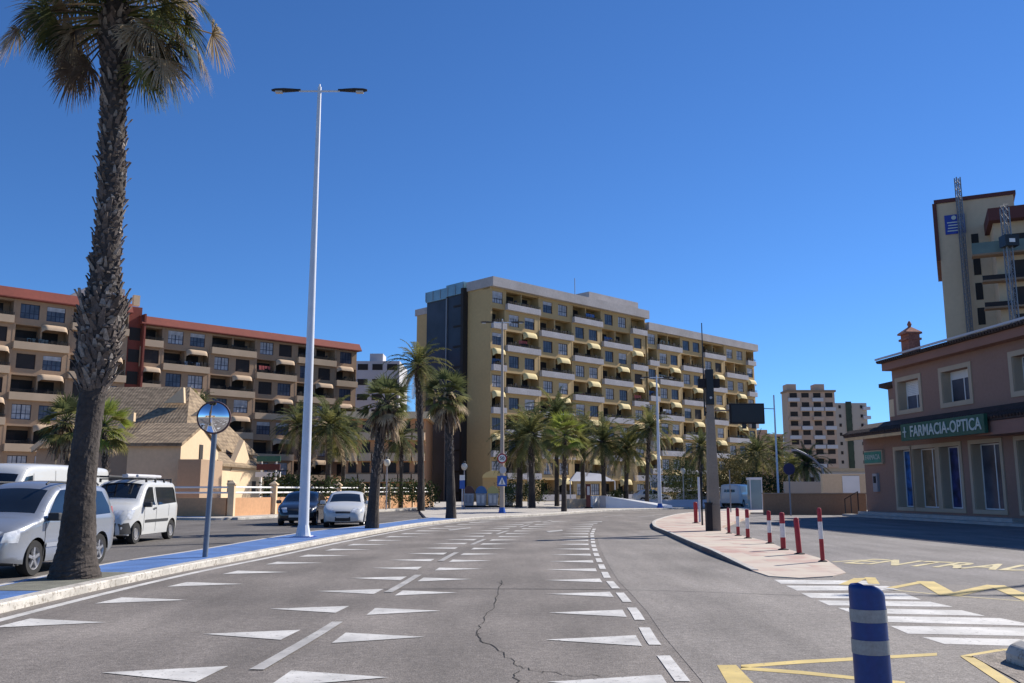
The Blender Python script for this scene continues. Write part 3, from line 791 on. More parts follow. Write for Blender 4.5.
def bush(label, px, Yb, w, h, seed, m=None, z0=.12, depth=None, n=700, group='dark bushes'):
    rnd = random.Random(seed); mb = MB(); d = depth or w*.6
    lobes = [(rnd.uniform(-.35,.35)*w, rnd.uniform(-.3,.3)*d, rnd.uniform(.35,.65)*h, rnd.uniform(.22,.36)) for _ in range(7)]
    for i in range(int(n*2.6)):
        lx, ly, lz, lr = rnd.choice(lobes)
        v = Vector((rnd.gauss(0,1), rnd.gauss(0,1), rnd.gauss(0,1))).normalized()*rnd.uniform(.55, 1)
        p = Vector((lx+v.x*lr*w, ly+v.y*lr*d, max(.03, lz+v.z*h*.42)))
        a = Vector((rnd.uniform(-1,1), rnd.uniform(-1,1), rnd.uniform(-1,1))).normalized(); b = a.orthogonal().normalized()
        s = rnd.uniform(.06, .12)*max(1, w/4.5)
        mb.add([p-a*s, p-b*s*.5, p+a*s, p+b*s*.5], [(0,1,2,3)])
    o = mb.build('bush', m or M['leaf']); o.location = (XG(px, Yb), Yb, z0)
    return tag(o, label, 'bush', group)
bush('dark green bush behind the rails near the black car', 308, 60, 5.5, 2.6, 1)
bush('dark green bush behind the rails right of the pale hatchback', 404, 72, 5.2, 2.5, 2)
bush('dark green bush behind the white rail above the white hatchback', 345, 66, 4, 2.4, 3)
bush('dark bush between the recycling bins and the palms', 524, 78, 4.2, 2.6, 4)
bush('dark bush at the foot of the palms right of the far lamp post', 678, 92, 5.5, 5.0, 5, n=1100)
bush('green tree-like bush left of the concrete pole', 694, 96, 4.5, 5.5, 6, n=1100)
bush('olive brown tree behind the small white delivery van', 735, 96, 7, 6.0, 7, M['leaf_b'], n=1300)
bush('olive brown tree right of the small white delivery van', 762, 104, 7, 6.0, 8, M['leaf_b'], n=1300)
bush('dark green hedge beyond the brown wall', 775, 90, 6, 3.4, 9, n=900)
bush('round clipped shrub by the white ramp', 614, 80, 1.6, 1.6, 10, n=300)

# ------------------------------------------------------------------ apartment blocks with checkerboard loggias
def make_window_mesh(w, h):
    f = MB(); t = .07
    f.box(0, -.06, 0, t, .04, h); f.box(w-t, -.06, 0, w, .04, h); f.box(t, -.06, 0, w-t, .04, t); f.box(t, -.06, h-t, w-t, .04, h)
    for q in (.27, .73): f.box(w*q-.025, -.05, t, w*q+.025, .03, h*.36)
    for q in (.27, .73): f.box(w*q-.025, -.05, h*.36+.07, w*q+.025, .03, h-t)
    f.box(w/2-.05, -.055, t, w/2+.05, .035, h-t); f.box(t, -.055, h*.36, w/2-.05, .03, h*.36+.07); f.box(w/2+.05, -.055, h*.36, w-t, .03, h*.36+.07)
    g = MB(); g.box(.02, -.02, .02, w-.02, .0, h-.02)
    return f, g
BAY_W = 2.05; WH = 1.72
wf, wg = make_window_mesh(BAY_W, WH)
WIN = wf.mesh('window_frame', M['win_frame']); 
PANE = wg.mesh('pane', M['win_glass']); PANE2 = wg.mesh('pane_curtain', M['curtain'])
wsh = MB(); wsh.box(0, -.04, 0, BAY_W, .02, WH)
for i in range(12): wsh.box(.02, .02, .06+i*.125, BAY_W-.02, .035, .13+i*.125)
SHUT = wsh.mesh('shutter', M['shutter'])
_b = MB(); _b.box(.05, -.075, WH*.45, BAY_W-.05, -.062, WH-.03); BLIND = _b.mesh('roller_blind', M['curtain'])
_b = MB(); _b.box(.05, -.075, WH*.7, BAY_W-.05, -.062, WH-.03); BLIND2 = _b.mesh('roller_blind', M['curtain'])
WASH = []
for _c in ((.6,.6,.62),(.45,.10,.09),(.08,.16,.35),(.5,.42,.2),(.25,.3,.28)):
    _b = MB(); _r = random.Random(int(_c[0]*100)); _x = 0
    for _k in range(4):
        _w = _r.uniform(.3, .7); _h = _r.uniform(.4, .9)
        _b.add([(_x, 0, 0), (_x+_w, .02, 0), (_x+_w*.96, .05, -_h), (_x+.03, .03, -_h*.95)], [(0,1,2,3)]); _x += _w+.08
    WASH.append(_b.mesh('washing', mat('cloth_%d' % len(WASH), (*_c, 1), .9, n1=(2, .15))))
def awning_mesh(m, w=2.7, h=.75, d=.9):
    mb = MB(); n = 10; k = 6; vs = []; fs = []
    for j in range(k+1):
        b = PI/2*j/k
        for i in range(n+1):
            a = PI*i/n
            vs.append((w/2-w/2*math.cos(a)*(1 if j == 0 else (.55+.45*math.cos(b))), d*math.sin(b)*(.25+.75*math.sin(a))**.6 if 0 < i < n else d*math.sin(b)*.35, -h*(1-math.cos(b)) ))
    # simple rounded hood: profile swept from the wall outward and down
    mb = MB(); vs = []
    for j in range(k+1):
        b = PI/2*j/k; out = d*math.sin(b); z = -h*(1-math.cos(b))
        for i in range(n+1):
            s = i/n; e = min(s, 1-s)*2; rr = math.sqrt(max(0, 1-(1-min(1, e*3.0))**2))
            vs.append((s*w, out*(.35+.65*rr), z-.35*h*(1-rr)))
    for j in range(k):
        for i in range(n): fs.append((j*(n+1)+i, j*(n+1)+i+1, (j+1)*(n+1)+i+1, (j+1)*(n+1)+i))
    mb.add(vs, fs)
    mb.add([(0,.0,-h*1.3),(w,.0,-h*1.3),(w,.0,-.3*h),(0,.0,-.3*h)], [])
    me = mb.mesh('awning', m, smooth='all'); return me
AWN_Y = awning_mesh(M['awn_yellow']); AWN_T = awning_mesh(M['tan_balc'], 2.9, .6, 1.0)

def make_balcony(w, m, slabm, plants=0, seed=0):
    mb = MB()
    mb.box(0, -.1, -.18, w, .55, -.02)          # slab lip
    mb.box(0, .40, -.02, w, .55, .68)
    mb.box(0, -.1, -.02, .12, .40, .68); mb.box(w-.12, -.1, -.02, w, .40, .68)
    mb.mi = 1
    rr = random.Random(int(w*100))
    for z in (.84, .99): mb.box(.02, .44, z, w-.02, .49, z+.05)
    x = .1
    while x < w-.1: mb.box(x, .45, .68, x+.05, .48, 1.0); x += .45
    # plant pots and things standing along the parapet
    for k in range(int(w*1.1)):
        x = rr.uniform(.2, w-.5); mb.box(x, .15, .3, x+rr.uniform(.15,.4), .38, 1.0+rr.uniform(0,.35))
    return mb.mesh('balcony', [m, slabm])
def make_block(t, u_bounds, rows, pitch, ztop, parity, depth, P, wall_parent, halfends, win_budget=100, shutter_p=.1, awn=True, seed=0, awn_from=2):
    """front elements of a wing. local axes: x along, y outward(+), z up"""
    rnd = random.Random(seed); wall = MB(); inner = []; bal_cache = {}
    nb_ = 0
    dl = 1.6   # loggia depth
    n = len(u_bounds)-1; U0, U1 = u_bounds[0], u_bounds[-1]
    zbot = 0
    wall.box(U0, -depth, 0, U1, -dl, ztop)                       # body behind the loggias
    for r in range(rows):
        z1 = ztop - r*pitch; z0 = z1-pitch
        if z0 < 0: z0 = 0
        wall.box(U0, -dl, z0-.0, U1, .0, z0+.22)                # floor band
        for i in range(n):
            a, b = u_bounds[i], u_bounds[i+1]; w = b-a
            half = w < 5
            isl = ((i+r+parity) % 2 == 1)
            if isl:
                # loggia: dividing piers, door, parapet
                wall.box(a, -dl, z0+.22, a+.28, .0, z1); wall.box(b-.12, -dl, z0+.22, b, .0, z1)
                inner.append((a+.3, z0+.22, 2.9 if not half else 2.1))
                if not half:
                    inner.append((b-3.0, z0+.22, 2.2))
                    wall.box((a+b)/2-.1, -dl, z0+.22, (a+b)/2+.1, -.15, z1)
                key = round(w, 2)
                if key not in bal_cache: bal_cache[key] = make_balcony(w-.15, P['balcony'], P['wall'])
                put('balcony', bal_cache[key], t, (a+.1, 0, z0+.22))
                if rnd.random() < .3: put('washing', rnd.choice(WASH), t, (a+rnd.uniform(.5, max(.6, w-3)), .1 if rnd.random() < .5 else -.6, z0+1.9-(.0 if rnd.random() < .5 else .5)))
                if awn and r >= awn_from and (not half or i in (0, n-1)):
                    aw = 2.7 if not half else min(2.7, w-.4)
                    put('awning', P['awn'], t, (a+w*.70-aw/2 if not half else a+.15, .03, z1+.30), 0, (aw/2.7, .8, 1.2))
            else:
                zs = z0+.22+.55; zl = zs+WH
                xs_ = [a+w*.27-BAY_W/2, a+w*.73-BAY_W/2] if not half else [a+w/2-BAY_W/2]
                wall.box(a, -.35, z0+.22, b, -.02, zs); wall.box(a, -.35, zl, b, -.02, z1)
                edges = [a]+[e for x in xs_ for e in (x, x+BAY_W)]+[b]
                for k in range(0, len(edges), 2): wall.box(edges[k], -.35, zs, edges[k+1], -.02, zl)
                wall.box(a, -dl, z0+.22, a+.2, -.35, z1)
                if True:
                    wall.box(a-.12, -.02, z0+.22, a+.14, .10, z1)      # pilaster
                for x in xs_:
                    nb_ += 1
                    if rnd.random() < shutter_p: put('window', SHUT, t, (x, -.2, zs))
                    else:
                        wnd = put('window', WIN, t, (x, -.2, zs))
                        put('pane', PANE2 if rnd.random() < P.get('curtain', .3) else PANE, wnd)
                        if rnd.random() < .4: put('roller_blind', BLIND if rnd.random() < .5 else BLIND2, wnd, (0, .15, 0))
    wall.box(U0, -dl, 0, U1, .0, max(.05, ztop-rows*pitch))
    wall.box(U0, -dl, ztop-.25, U1, -.01, ztop)
    return wall, inner

def facade_frame(px_ref, Y_ref, vp=1441):
    d = Vector(((vp-512)/F, 1)).normalized()
    X = XG(px_ref, Y_ref, EYE)
    return X, Y_ref, d
def u_of_px(px, X0, Y0, d):
    r = (px-512)/(F*math.cos(PITCH))*math.cos(PITCH)**2   # at eye level
    r = (px-512)/F*math.cos(PITCH)
    return (r*Y0-X0)/(d.x-r*d.y)

# ochre block
X0, Y0, d = facade_frame(490, 124)
def depth_of_px(px):
    nrm = Vector((-d.y, d.x)); r = (px-512)/F*math.cos(PITCH)
    return (r*Y0-X0)/(nrm.x-r*nrm.y)
e0, e1, e2, e3 = [depth_of_px(p) for p in (466, 447, 426, 414)]
ang = math.atan2(d.y, d.x)
ob = thing('apartment_block', 'ochre apartment block with white balconies, yellow awnings and dark glass stair tower', 'building', (X0, Y0, 0), ang)
# local x runs along the facade; local -y faces the street, so mirror through a child frame of coordinates
def flip(mb):
    mb.v = [(x, -y, z) for x, y, z in mb.v]; return mb
def flip_children(t, names=('balcony', 'awning', 'window', 'washing')):
    for c in t.children:
        if c.name.split('.')[0] in names and not c.get('flipped'):
            c.location.y = -c.location.y; s = c.scale; c.scale = (s[0], -s[1], s[2]); c['flipped'] = 1
def z_at(px, py, X0, Y0, d):
    u = u_of_px(px, X0, Y0, d); Y = Y0+u*d.y; return A(px, py, Y).z
hA = z_at(490, 286.5, X0, Y0, d)
ub = [u_of_px(p, X0, Y0, d) for p in (490, 504.5, 539.5, 573.5, 603.5, 633.5, 649)]
P_o = dict(balcony=M['balc_white'], awn=AWN_Y, wall=M['dark'], curtain=.5)
pitch = (hA)/10.0
print('ochre', X0, hA, pitch, ub)
wallA, innA = make_block(ob, ub, 10, pitch, hA, 0, e2, P_o, ob, True, seed=4, shutter_p=.03)
ub2 = [u_of_px(p, X0, Y0, d) for p in (650.5, 660.5, 684.5, 707, 729, 751, 759.5)]
hB = z_at(655, 331, X0, Y0, d)
print('B', hB, ub2)
wallB, innB = make_block(ob, ub2, 9, pitch, hB, 0, 20, P_o, ob, True, seed=9, shutter_p=.03)
for wmb in (wallA, wallB): flip(wmb)
W_ = MB(); W_.add(wallA.v, wallA.f)
W_.build('wall', M['ochre'], ob); w2 = MB(); w2.add(wallB.v, wallB.f); w2.build('wall', M['ochre'], ob)
DOORS = {}
def add_doors(t, lst):  # doors widened so their dark colour also stands for the loggia's shade
    for x, z, w in lst:
        if w not in DOORS:
            m = MB(); m.box(0, -.04, 0, w, 0, 2.3); m.mi = 1; m.box(.12, -.05, .1, w*.45, -.041, 2.05); DOORS[w] = m.mesh('balcony_door', [M['dark'], M['shutter']])
        put('balcony_door', DOORS[w], t, (x, 1.6, z))
add_doors(ob, innA+innB)
cm = MB(); hc = 1.35
cm.box(ub[0]-.25, -.75, hA, ub[-1]+.3, e0, hA+hc); cm.box(ub[0]-.1, e2-.1, hA-1.9, ub[0]+5, e3+.4, hA-.9); cm.box(ub2[0]-.1, -.6, hB, ub2[-1]+.8, 20.5, hB+hc*.95)
cm.build('parapet', M['cornice'], ob)
cm = MB(); cm.box(ub[4]-1.0, 1.5, hA+hc, ub[-1]+.2, 10, hA+hc+1.7); cm.build('roof_house', M['cornice'], ob)
# end wall with dark recessed glass stair tower; local y = depth
e = MB()
# recess between depth 5 and 15 : dark glass volume proud of the wall
def depth_of_px(px):
    nrm = Vector((-d.y, d.x)); r = (px-512)/F*math.cos(PITCH)
    # X0+ nrm.x*t = r*(Y0+nrm.y*t)
    return (r*Y0-X0)/(nrm.x-r*nrm.y)

print('end wall depths', e0, e1, e2, e3)
st = MB(); st.box(-.35, e0, 0, -.05, e2, hA+.6); st.build('stair_glass', M['tower_glass'], ob)
st = MB()
st.box(-.9, e0-.1, 0, -.02, e0+.45, hA+.5)
for k in range(10):
    st.box(-.5, e0+.5, k*pitch+1.0, -.36, e0+2.6, k*pitch+1.25)
st.build('stair_fin', M['dark'], ob)
st = MB(); st.box(-.55, e1-.1, 0, -.36, e1+.1, hA-.25); st.build('downpipe', M['steel'], ob)
st = MB(); st.box(-.6, e0+.2, hA-.2, 3, e1, hA+1.5); st.box(-.6, e1+.01, hA-.4, 3, e2, hA+1.2); st.build('glass_box', M['pale_glass'], ob)
st = MB(); st.box(0, e2+.01, 0, 6, e3, hA-1.9); st.build('wall_strip', M['ochre'], ob)
st = MB()
for yy in [lerp(e0+.3, e2, i/5) for i in range(6)]:
    st = MB(); st.box(-.66, yy-.05, hA-.2, -.61, yy+.05, hA+1.2); st.build('glass_box_bar', M['steel'], ob)
ar = MB(); ar.tube([(ub[4]-1.6, 4, hA), (ub[4]-1.6, 4, hA+hc+4.2)], .06, 5); ar.build('roof_antenna', M['steel'], ob)
flip_children(ob)

# red-roofed tan block
X1, Y1, d1 = facade_frame(355, 134)
d1 = d; ang1 = ang
tb_ = thing('apartment_block', 'tan apartment block with red parapet and tan awnings, on the left', 'building', (X1, Y1, 0), ang1)
def uL(px): return u_of_px(px, X1, Y1, d1)
P_t = dict(balcony=M['tan_balc'], awn=AWN_T, wall=M['dark'], curtain=.5)
ur = [uL(p) for p in (131, 153, 202, 249, 291, 331, 353)]
hR = z_at(353, 351.7, X1, Y1, d1)
wR, iR = make_block(tb_, ur, 8, hR/8, hR, 1, 16, P_t, tb_, True, seed=2, shutter_p=.45, awn_from=1)
ul = [uL(p) for p in (-62, -2, 57, 117)]
hL = z_at(0, 299.0, X1, Y1, d1)
print('left', hR, hL, ur, ul)
wL, iL = make_block(tb_, ul, 8, hL/8, hL, 1, 16, P_t, tb_, True, seed=3, shutter_p=.4, awn_from=1)
w_ = MB(); w_.add(wR.v, wR.f); flip(w_); w_.build('wall', M['tan'], tb_)
w_ = MB(); w_.add(wL.v, wL.f); flip(w_); w_.build('wall', M['tan'], tb_)
add_doors(tb_, iR+iL)
# sloping red parapet roofs
def red_par(u0, u1, h, hh=1.15):
    mb = MB(); mb.prism([(u0, -.75, h), (u0, -.75, h+.12), (u0, -.05, h+hh), (u0, 1.2, h+hh), (u0, 1.2, h)], (u1-u0, 0, 0)); return mb
rp = red_par(ur[0]-.3, ur[-1]+.4, hR); rp2 = red_par(ul[0], ul[-1]+.2, hL, 1.3); rp.add(rp2.v, rp2.f); rp.build('roof_edge', M['red_roof'], tb_)
rt = MB(); rt.box(ul[-1], .25, 0, ur[0], 9, hR+2.2); rt.box(ul[-1]+1.9, -.7, 0, ur[0], .25, hR+1.3); rt.build('red_stair_tower', M['red_roof'], tb_)
for k in range(1, 8):
    rt = MB(); rt.box(ul[-1]+.25, .2, k*hR/8+.7, ul[-1]+1.6, .24, k*hR/8+2.3); rt.build('stair_window', M['dark'], tb_)
pa = MB(); u0 = uL(55); u1 = uL(128); pa.prism([(u0, 5.5, hL+1.25), (u0+4.5, 5.5, hL+4.4), (u1, 5.5, hL+4.2), (u1, 5.5, hL+1.25)], (0, 6, 0)); pa.build('penthouse', M['cornice'], tb_)
pa = MB(); pa.box(u0+5, 5.2, hL+1.3, u1+.2, 5.49, hL+3.3); pa.build('penthouse_band', M['red_roof'], tb_)
pa = MB(); pa.box(u0+9.4, 5.1, hL+2.2, u0+10.2, 5.7, hL+3.6); pa.build('chimney', M['cream'], tb_)
flip_children(tb_)

# plain block helper for background buildings
def simple_block(name, label, px0, px1, Y, ytop, m, floors, cols, parts, group=None, depth=14, base=0, winm=None, sillm=None, vp=None, ww=.62, hh=.5):
    x0 = XG(px0, Y, EYE); x1 = XG(px1, Y, EYE); z = ZY(ytop, Y)
    t = thing(name, label, 'building', (x0, Y, base), 0, group)
    w = x1-x0; b = MB(); b.box(0, 0, 0, w, depth, z-base); b.build('wall', m, t)
    fl = (z-base)/floors; cw_ = w/cols
    wm = MB(); wm.box(0, 0, 0, cw_*ww, .06, fl*hh); wme = wm.mesh('window', winm or M['dark'])
    bm_ = MB(); bm_.box(0, -.9, -.1, cw_*.9, 0, fl*.33); bme = bm_.mesh('balcony', sillm or M['far_white']); bme2 = bm_.mesh('balcony_tan', M['far_tan'])
    for r in range(floors):
        for c in range(cols):
            put('window', wme, t, (cw_*(c+.5)-cw_*ww/2, -.05, r*fl+fl*.4))
            if parts and (parts == 'all' or (r+c) % 2 == 0 or random.random() < .3): put('balcony', bme if (parts == 'all' or random.random() < .6) else bme2, t, (cw_*(c+.05), 0, r*fl))
    return t, w, z-base
t, w, z = simple_block('apartment_block', 'low orange apartment wing with balconies, between the tan block and the ochre block', 345, 425, 118, 419, M['orange_bldg'], 4, 6, 'all', sillm=M['tan_balc'], depth=10)
mb = MB(); mb.box(-.5, -1.0, z, w+.5, 10, z+.9); mb.build('parapet', M['cream'], t)
t, w, z = simple_block('apartment_block', 'pale grey terraced block showing behind the red roofed block', 352, 397, 160, 361, M['far_white'], 9, 3, None, depth=12, ww=.7, hh=.4)
mb = MB(); mb.box(w*.3, 1, z, w*.6, 5, z+1.5); mb.build('roof_house', M['far_white'], t)
t, w, z = simple_block('apartment_block', 'distant brown tower block with two roof houses and mixed white balconies', 792, 840, 235, 392, M['far_tan'], 11, 4, 'some', depth=5)
for a in (.02, .62):
    mb = MB(); mb.box(w*a, 1, z, w*a+w*.2, 4.5, z+2.2); mb.build('roof_house', M['far_tan'], t)
mb = MB(); mb.box(-.3, -.4, z, w+.3, 5, z+.5); mb.build('cornice', M['brown_wall'], t)
t, w, z = simple_block('apartment_block', 'distant pale tower block with a dark green vertical strip', 839, 872, 262, 403, M['far_grey'], 10, 3, None, depth=14, ww=.22, hh=.35)
mb = MB(); mb.box(w*.35, -.3, 0, w*.52, .0, z+.4); mb.build('green_strip', M['green_strip'], t)
bs = MB(); bs.box(0, 0, 0, 2.0, 1.2, .9); bme = bs.mesh('balcony', M['far_white'])
for k in range(10): put('balcony', bme, t, (w-1.3, -1.0, k*z/10+.6))
t, w, z = simple_block('apartment_block', 'low distant brown block just right of the ochre block', 755, 786, 250, 434, M['far_tan'], 5, 3, None, depth=12, ww=.3, hh=.4)
mb = MB(); mb.box(w*.2, 0.5, z, w*.5, 6, z+1.2); mb.build('roof_house', M['far_tan'], t)
# white two-storey house beyond the cream walls
t, w, z = simple_block('house', 'low white house with a flat roof beyond the cream walls', 806, 870, 120, 471, M['far_white'], 1, 5, None, depth=8, ww=.4, hh=.4)
mb = MB(); mb.box(-.3, -.5, z, w+.3, 8, z+.35); mb.build('roof', M['cream'], t)

# ------------------------------------------------------------------ tower on the right
Yt = 104
x0 = XG(941, Yt, 28); x1 = XG(1008, Yt, 28); zt = ZY(204, Yt)
tw = thing('apartment_tower', 'tall tan tower with maroon trim and a blue sign, behind the mauve shop building', 'building', (x0, Yt, 0), math.radians(-26))
wd = (x1-x0)*1.02
mb = MB(); mb.box(0, 0, 0, wd, 12, zt); mb.build('wall', M['tower_tan'], tw)
mb = MB(); mb.box(-.25, -.2, zt, wd+.25, 12.2, zt+.45); mb.box(-.45, -.2, zt-7.0, -.004, 12, zt); mb.build('trim', M['maroon'], tw)
fl = 2.95
swm = MB(); swm.box(0, 0, 0, .75, .06, 2.0); swme = swm.mesh('window', M['dark'])
for k in range(9): put('window', swme, tw, (wd*.42, -.05, zt-6.2-k*fl))
sg = MB(); sg.box(0, 0, 0, 2.15, .1, 2.35); so = sg.build('sign_board', M['signblue'], tw); so.location = (.75, -.13, zt-3.95)
le = MB(); le.lathe([(.01, -.03), (.26, -.03), (.26, -.002), (.01, -.002)], 12, (1.0, 0, 1.98), 'y')
for i, (a, b) in enumerate(((.25,1.9),(.35,1.8),(.3,1.6),(.25,1.9))): le.box(a, -.03, 1.35-i*.34, b, -.003, 1.47-i*.34)
le.build('sign_lettering', M['letter'], so)
def lattice(h, w=.55, step=.9):
    m = MB(); 
    for x in (0, w):
        for y in (0, w): m.box(x-.05, y-.05, 0, x+.05, y+.05, h)
    z = 0
    while z < h-.5:
        for y in (0, w):
            m.tube([(0, y, z), (w, y, z+step)], .03, 4); m.tube([(w, y, z), (0, y, z+step)], .03, 4); m.tube([(0, y, z+step), (w, y, z+step)], .03, 4)
        for x in (0, w): m.tube([(x, 0, z), (x, w, z+step)], .03, 4)
        z += step
    return m
lm = lattice(zt+2.6, .45).build('lattice_mast', M['steel'])
lm.location = (XG(959, Yt-2.2, 34), Yt-2.2, 0); tag(lm, 'thin steel hoist mast rising above the tan tower beside the blue sign', 'mast')
# right wing of the tower
xr = XG(1000, 96, 28); zr = ZY(220, 96)
rw = thing('apartment_tower', 'right wing with maroon roof edge, dark openings and green glass balconies, cut by the frame', 'building', (xr, 97, 0), math.radians(-24))
mb = MB(); mb.box(0, 0, 0, 22, 7, zr); mb.build('wall', M['tower_tan'], rw)
mb = MB(); mb.box(-.5, -1.4, zr-.1, 22.4, 7.2, zr+1.3); mb.build('roof_edge', M['maroon'], rw)
for k in range(8):
    zz = zr-3.6-k*3.0
    mb = MB(); mb.box(1.4, -.06, zz, 21, -.01, zz+2.1); mb.build('opening', M['shutter'], rw)
    mb = MB(); mb.box(-1.6 if k else -2.4, -1.5, zz-.35, 21.5, -.07, zz-.15); mb.build('balcony_slab', M['brown_wall'], rw)
    mb = MB(); mb.box(-1.6 if k else -2.4, -1.5, zz-.15, 21.5 if k else 21.5, -1.44, zz+(.35 if k else 1.1)); mb.build('balcony_glass', mat('green_glass', (.13, .17, .14), .3, n1=(.4, .3)) if k == 0 else M['black_matte'], rw)
lm2 = lattice(zr+.2, .6); lo = lm2.build('lattice_mast', M['steel']); lo.location = (XG(1004, 92, 30), 92, 0)
tag(lo, 'second steel hoist mast in front of the green glass balcony, carrying a dark motor box', 'mast')
mb = MB(); mb.box(-.35, -.5, 0, 1.1, .75, 1.2); bx = mb.build('motor_box', M['black'], lo); bx.location = (0, 0, ZY(249, 93))
mb = MB(); mb.box(.05, -.55, .35, .65, -.51, .75); mb.build('label_plate', M['white_paint'], bx)

# ------------------------------------------------------------------ pharmacy building
fd = Vector((.1022, -.9948))            # along the facade, coming towards the camera
FA = Vector((21.35, 55.0))
pang = math.atan2(fd.y, fd.x)
ph = thing('shop_building', 'mauve two storey shop building with green FARMACIA-OPTICA sign, chimney and tiled awning roof', 'building', (FA.x, FA.y, 0), pang)
# local x: along facade towards camera, local +y : to the left of that = +X world (into building)?  rotate (-y) -> outward
def ps(px, h=EYE):
    # distance along facade of image column px
    r = (px-512)/F; c, s = math.cos(PITCH), math.sin(PITCH)
    k = (h-EYE)*s
    return (r*(FA.y*c+k)-FA.x)/(fd.x-r*fd.y*c)
def pz(s_, py):
    Y = FA.y+fd.y*s_; X = FA.x+fd.x*s_
    # height of image row py at that spot
    v = (H/2-py)/F; return EYE+(v*math.cos(PITCH)+math.sin(PITCH))/(math.cos(PITCH)-v*math.sin(PITCH))*Y
LEN = 33.0
# local frame: x along fd, y = 90deg ccw of fd = (0.995, 0.102) -> into the building
def pbox(mb, s0, n0, z0, s1, n1, z1): mb.box(s0, -n1, z0, s1, -n0, z1)   # n outward
upper0 = ps(893, 7)
zE = 8.25
HG = 5.35
# openings: ground floor
s_l = ps(890.5); s_r = ps(965); 
def seg_wall(mb, s0, s1, z0, z1, openings, th=.55):
    "wall panel s0..s1, z0..z1 with rectangular openings (sa, sb, za, zb)"
    xs = sorted(set([s0, s1]+[o[0] for o in openings]+[o[1] for o in openings]))
    zs = sorted(set([z0, z1]+[o[2] for o in openings]+[o[3] for o in openings]))
    for i in range(len(xs)-1):
        z_start = None
        for j in range(len(zs)-1):
            cx, cz = (xs[i]+xs[i+1])/2, (zs[j]+zs[j+1])/2
            if any(o[0] < cx < o[1] and o[2] < cz < o[3] for o in openings): continue
            mb.box(xs[i], 0, zs[j], xs[i+1], th, zs[j+1])
zb, ztp = .62, 3.75
cols = [(897,912.5),(914.5,938),(941.5,962),(973.5,1003),(1020,1052)]
og = []
for a, b in cols: og.append((ps(a+0.5, 2), ps(b, 2), zb, ztp))
ups = [((899,920),(381,414)), ((943,970),(365,405)), ((1014,1048),(350,394))]
ou = []
for (a, b), (ya, yb) in ups:
    sa, sb = ps(a, 6.5), ps(b, 6.5); ou.append((sa, sb, pz((sa+sb)/2, yb), pz((sa+sb)/2, ya)))
ou = [(a, b, 5.95, 7.55) for a, b, *_ in ou]
more = [(og[-1][1]+2+i*3.2, og[-1][1]+3.6+i*3.2, zb, ztp) for i in range(4) if og[-1][1]+3.6+i*3.2 < LEN-1]
mb = MB(); seg_wall(mb, 0, LEN, 0, HG, og+more); mb.box(0, .4, 0, .4, 14, HG); mb.box(LEN-.4, .4, 0, LEN, 14, HG)
seg_wall(mb, upper0, LEN, HG, zE, ou); mb.box(upper0, .4, HG, upper0+.4, 14, zE); mb.box(LEN-.4, .4, HG, LEN, 14, zE)
mb.box(.4, 13.6, 0, LEN-.4, 14, zE)
mb.build('wall', M['pharm'], ph)
# rooms behind (floors)
mb = MB(); mb.box(.4, .41, HG-.2, LEN-.4, 13.5, HG-.05); mb.box(.4, 1.4, 0, LEN-.4, 1.5, HG-.2); mb.box(upper0+.4, 1.4, HG, LEN-.4, 1.5, zE); mb.build('interior', M['dark'], ph)
# frames and panes
def surround(o, w=.22, name='window', inner='glass', curtain=None, shutter=None):
    a, b, z0, z1 = o
    f = MB(); 
    f.box(a-w, -.05, z0-w, a, .0-.002, z1+w); f.box(b, -.05, z0-w, b+w, -.002, z1+w); f.box(a, -.05, z0-w, b, -.002, z0); f.box(a, -.05, z1, b, -.002, z1+w)
    # reveal lining
    f.box(a, -.002, z0, a+.03, .5, z1); f.box(b-.03, -.002, z0, b, .5, z1)
    r = f.build('window', M['pharm_trim'], ph)
    g = MB(); t_ = .06
    g.box(a+.03, .46, z0, a+.03+t_, .52, z1); g.box(b-.03-t_, .46, z0, b-.03, .52, z1); g.box(a+.09, .46, z0, b-.09, .52, z0+t_); g.box(a+.09, .46, z1-t_, b-.09, .52, z1)
    if b-a > 1.2: g.box((a+b)/2-.03, .46, z0+t_, (a+b)/2+.03, .52, z1-t_)
    g.build('frame', M['white_paint'], r)
    p = MB(); p.box(a+.09, .485, z0+t_, b-.09, .495, z1-t_); p.build('pane', M[inner], r)
    if shutter:
        q = MB(); zs = z1-t_-shutter
        n = 8
        for i in range(n): q.box(a+.09, .45, zs+i*shutter/n, b-.09, .482, zs+(i+.85)*shutter/n)
        q.build('roller_blind', M['white_paint'], r)
    return r
posters = ['poster_blue', 'poster_brown', 'poster_dark', 'win_glass', 'win_glass']
for o, pm in zip(og+more, posters+['win_glass']*9): surround(o, .2, inner=pm)
for o, s_ in zip(ou, (.75, .35, 0)): surround(o, .24, inner='win_glass', shutter=s_ or None)
# fascia band, gutter and main roof
mb = MB(); mb.box(upper0+.05, -.6, zE, LEN+.4, 14.4, zE+.42); mb.build('cornice', M['pharm_band'], ph)
mb = MB()
RI = 7
mb.add([(upper0-.05, -.82, zE+.42), (LEN+.6, -.82, zE+.42), (LEN+.6, 14.8, zE+.42), (upper0-.05, 14.8, zE+.42), (upper0+5.5, RI, zE+2.5), (LEN-5, RI, zE+2.5),
        (upper0-.05, -.82, zE+.54), (LEN+.6, -.82, zE+.54), (LEN+.6, 14.8, zE+.54), (upper0-.05, 14.8, zE+.54)],
       [(0,3,2,1),(0,1,7,6),(1,2,8,7),(2,3,9,8),(3,0,6,9),(6,7,5,4),(7,8,5),(8,9,4,5),(9,6,4)])
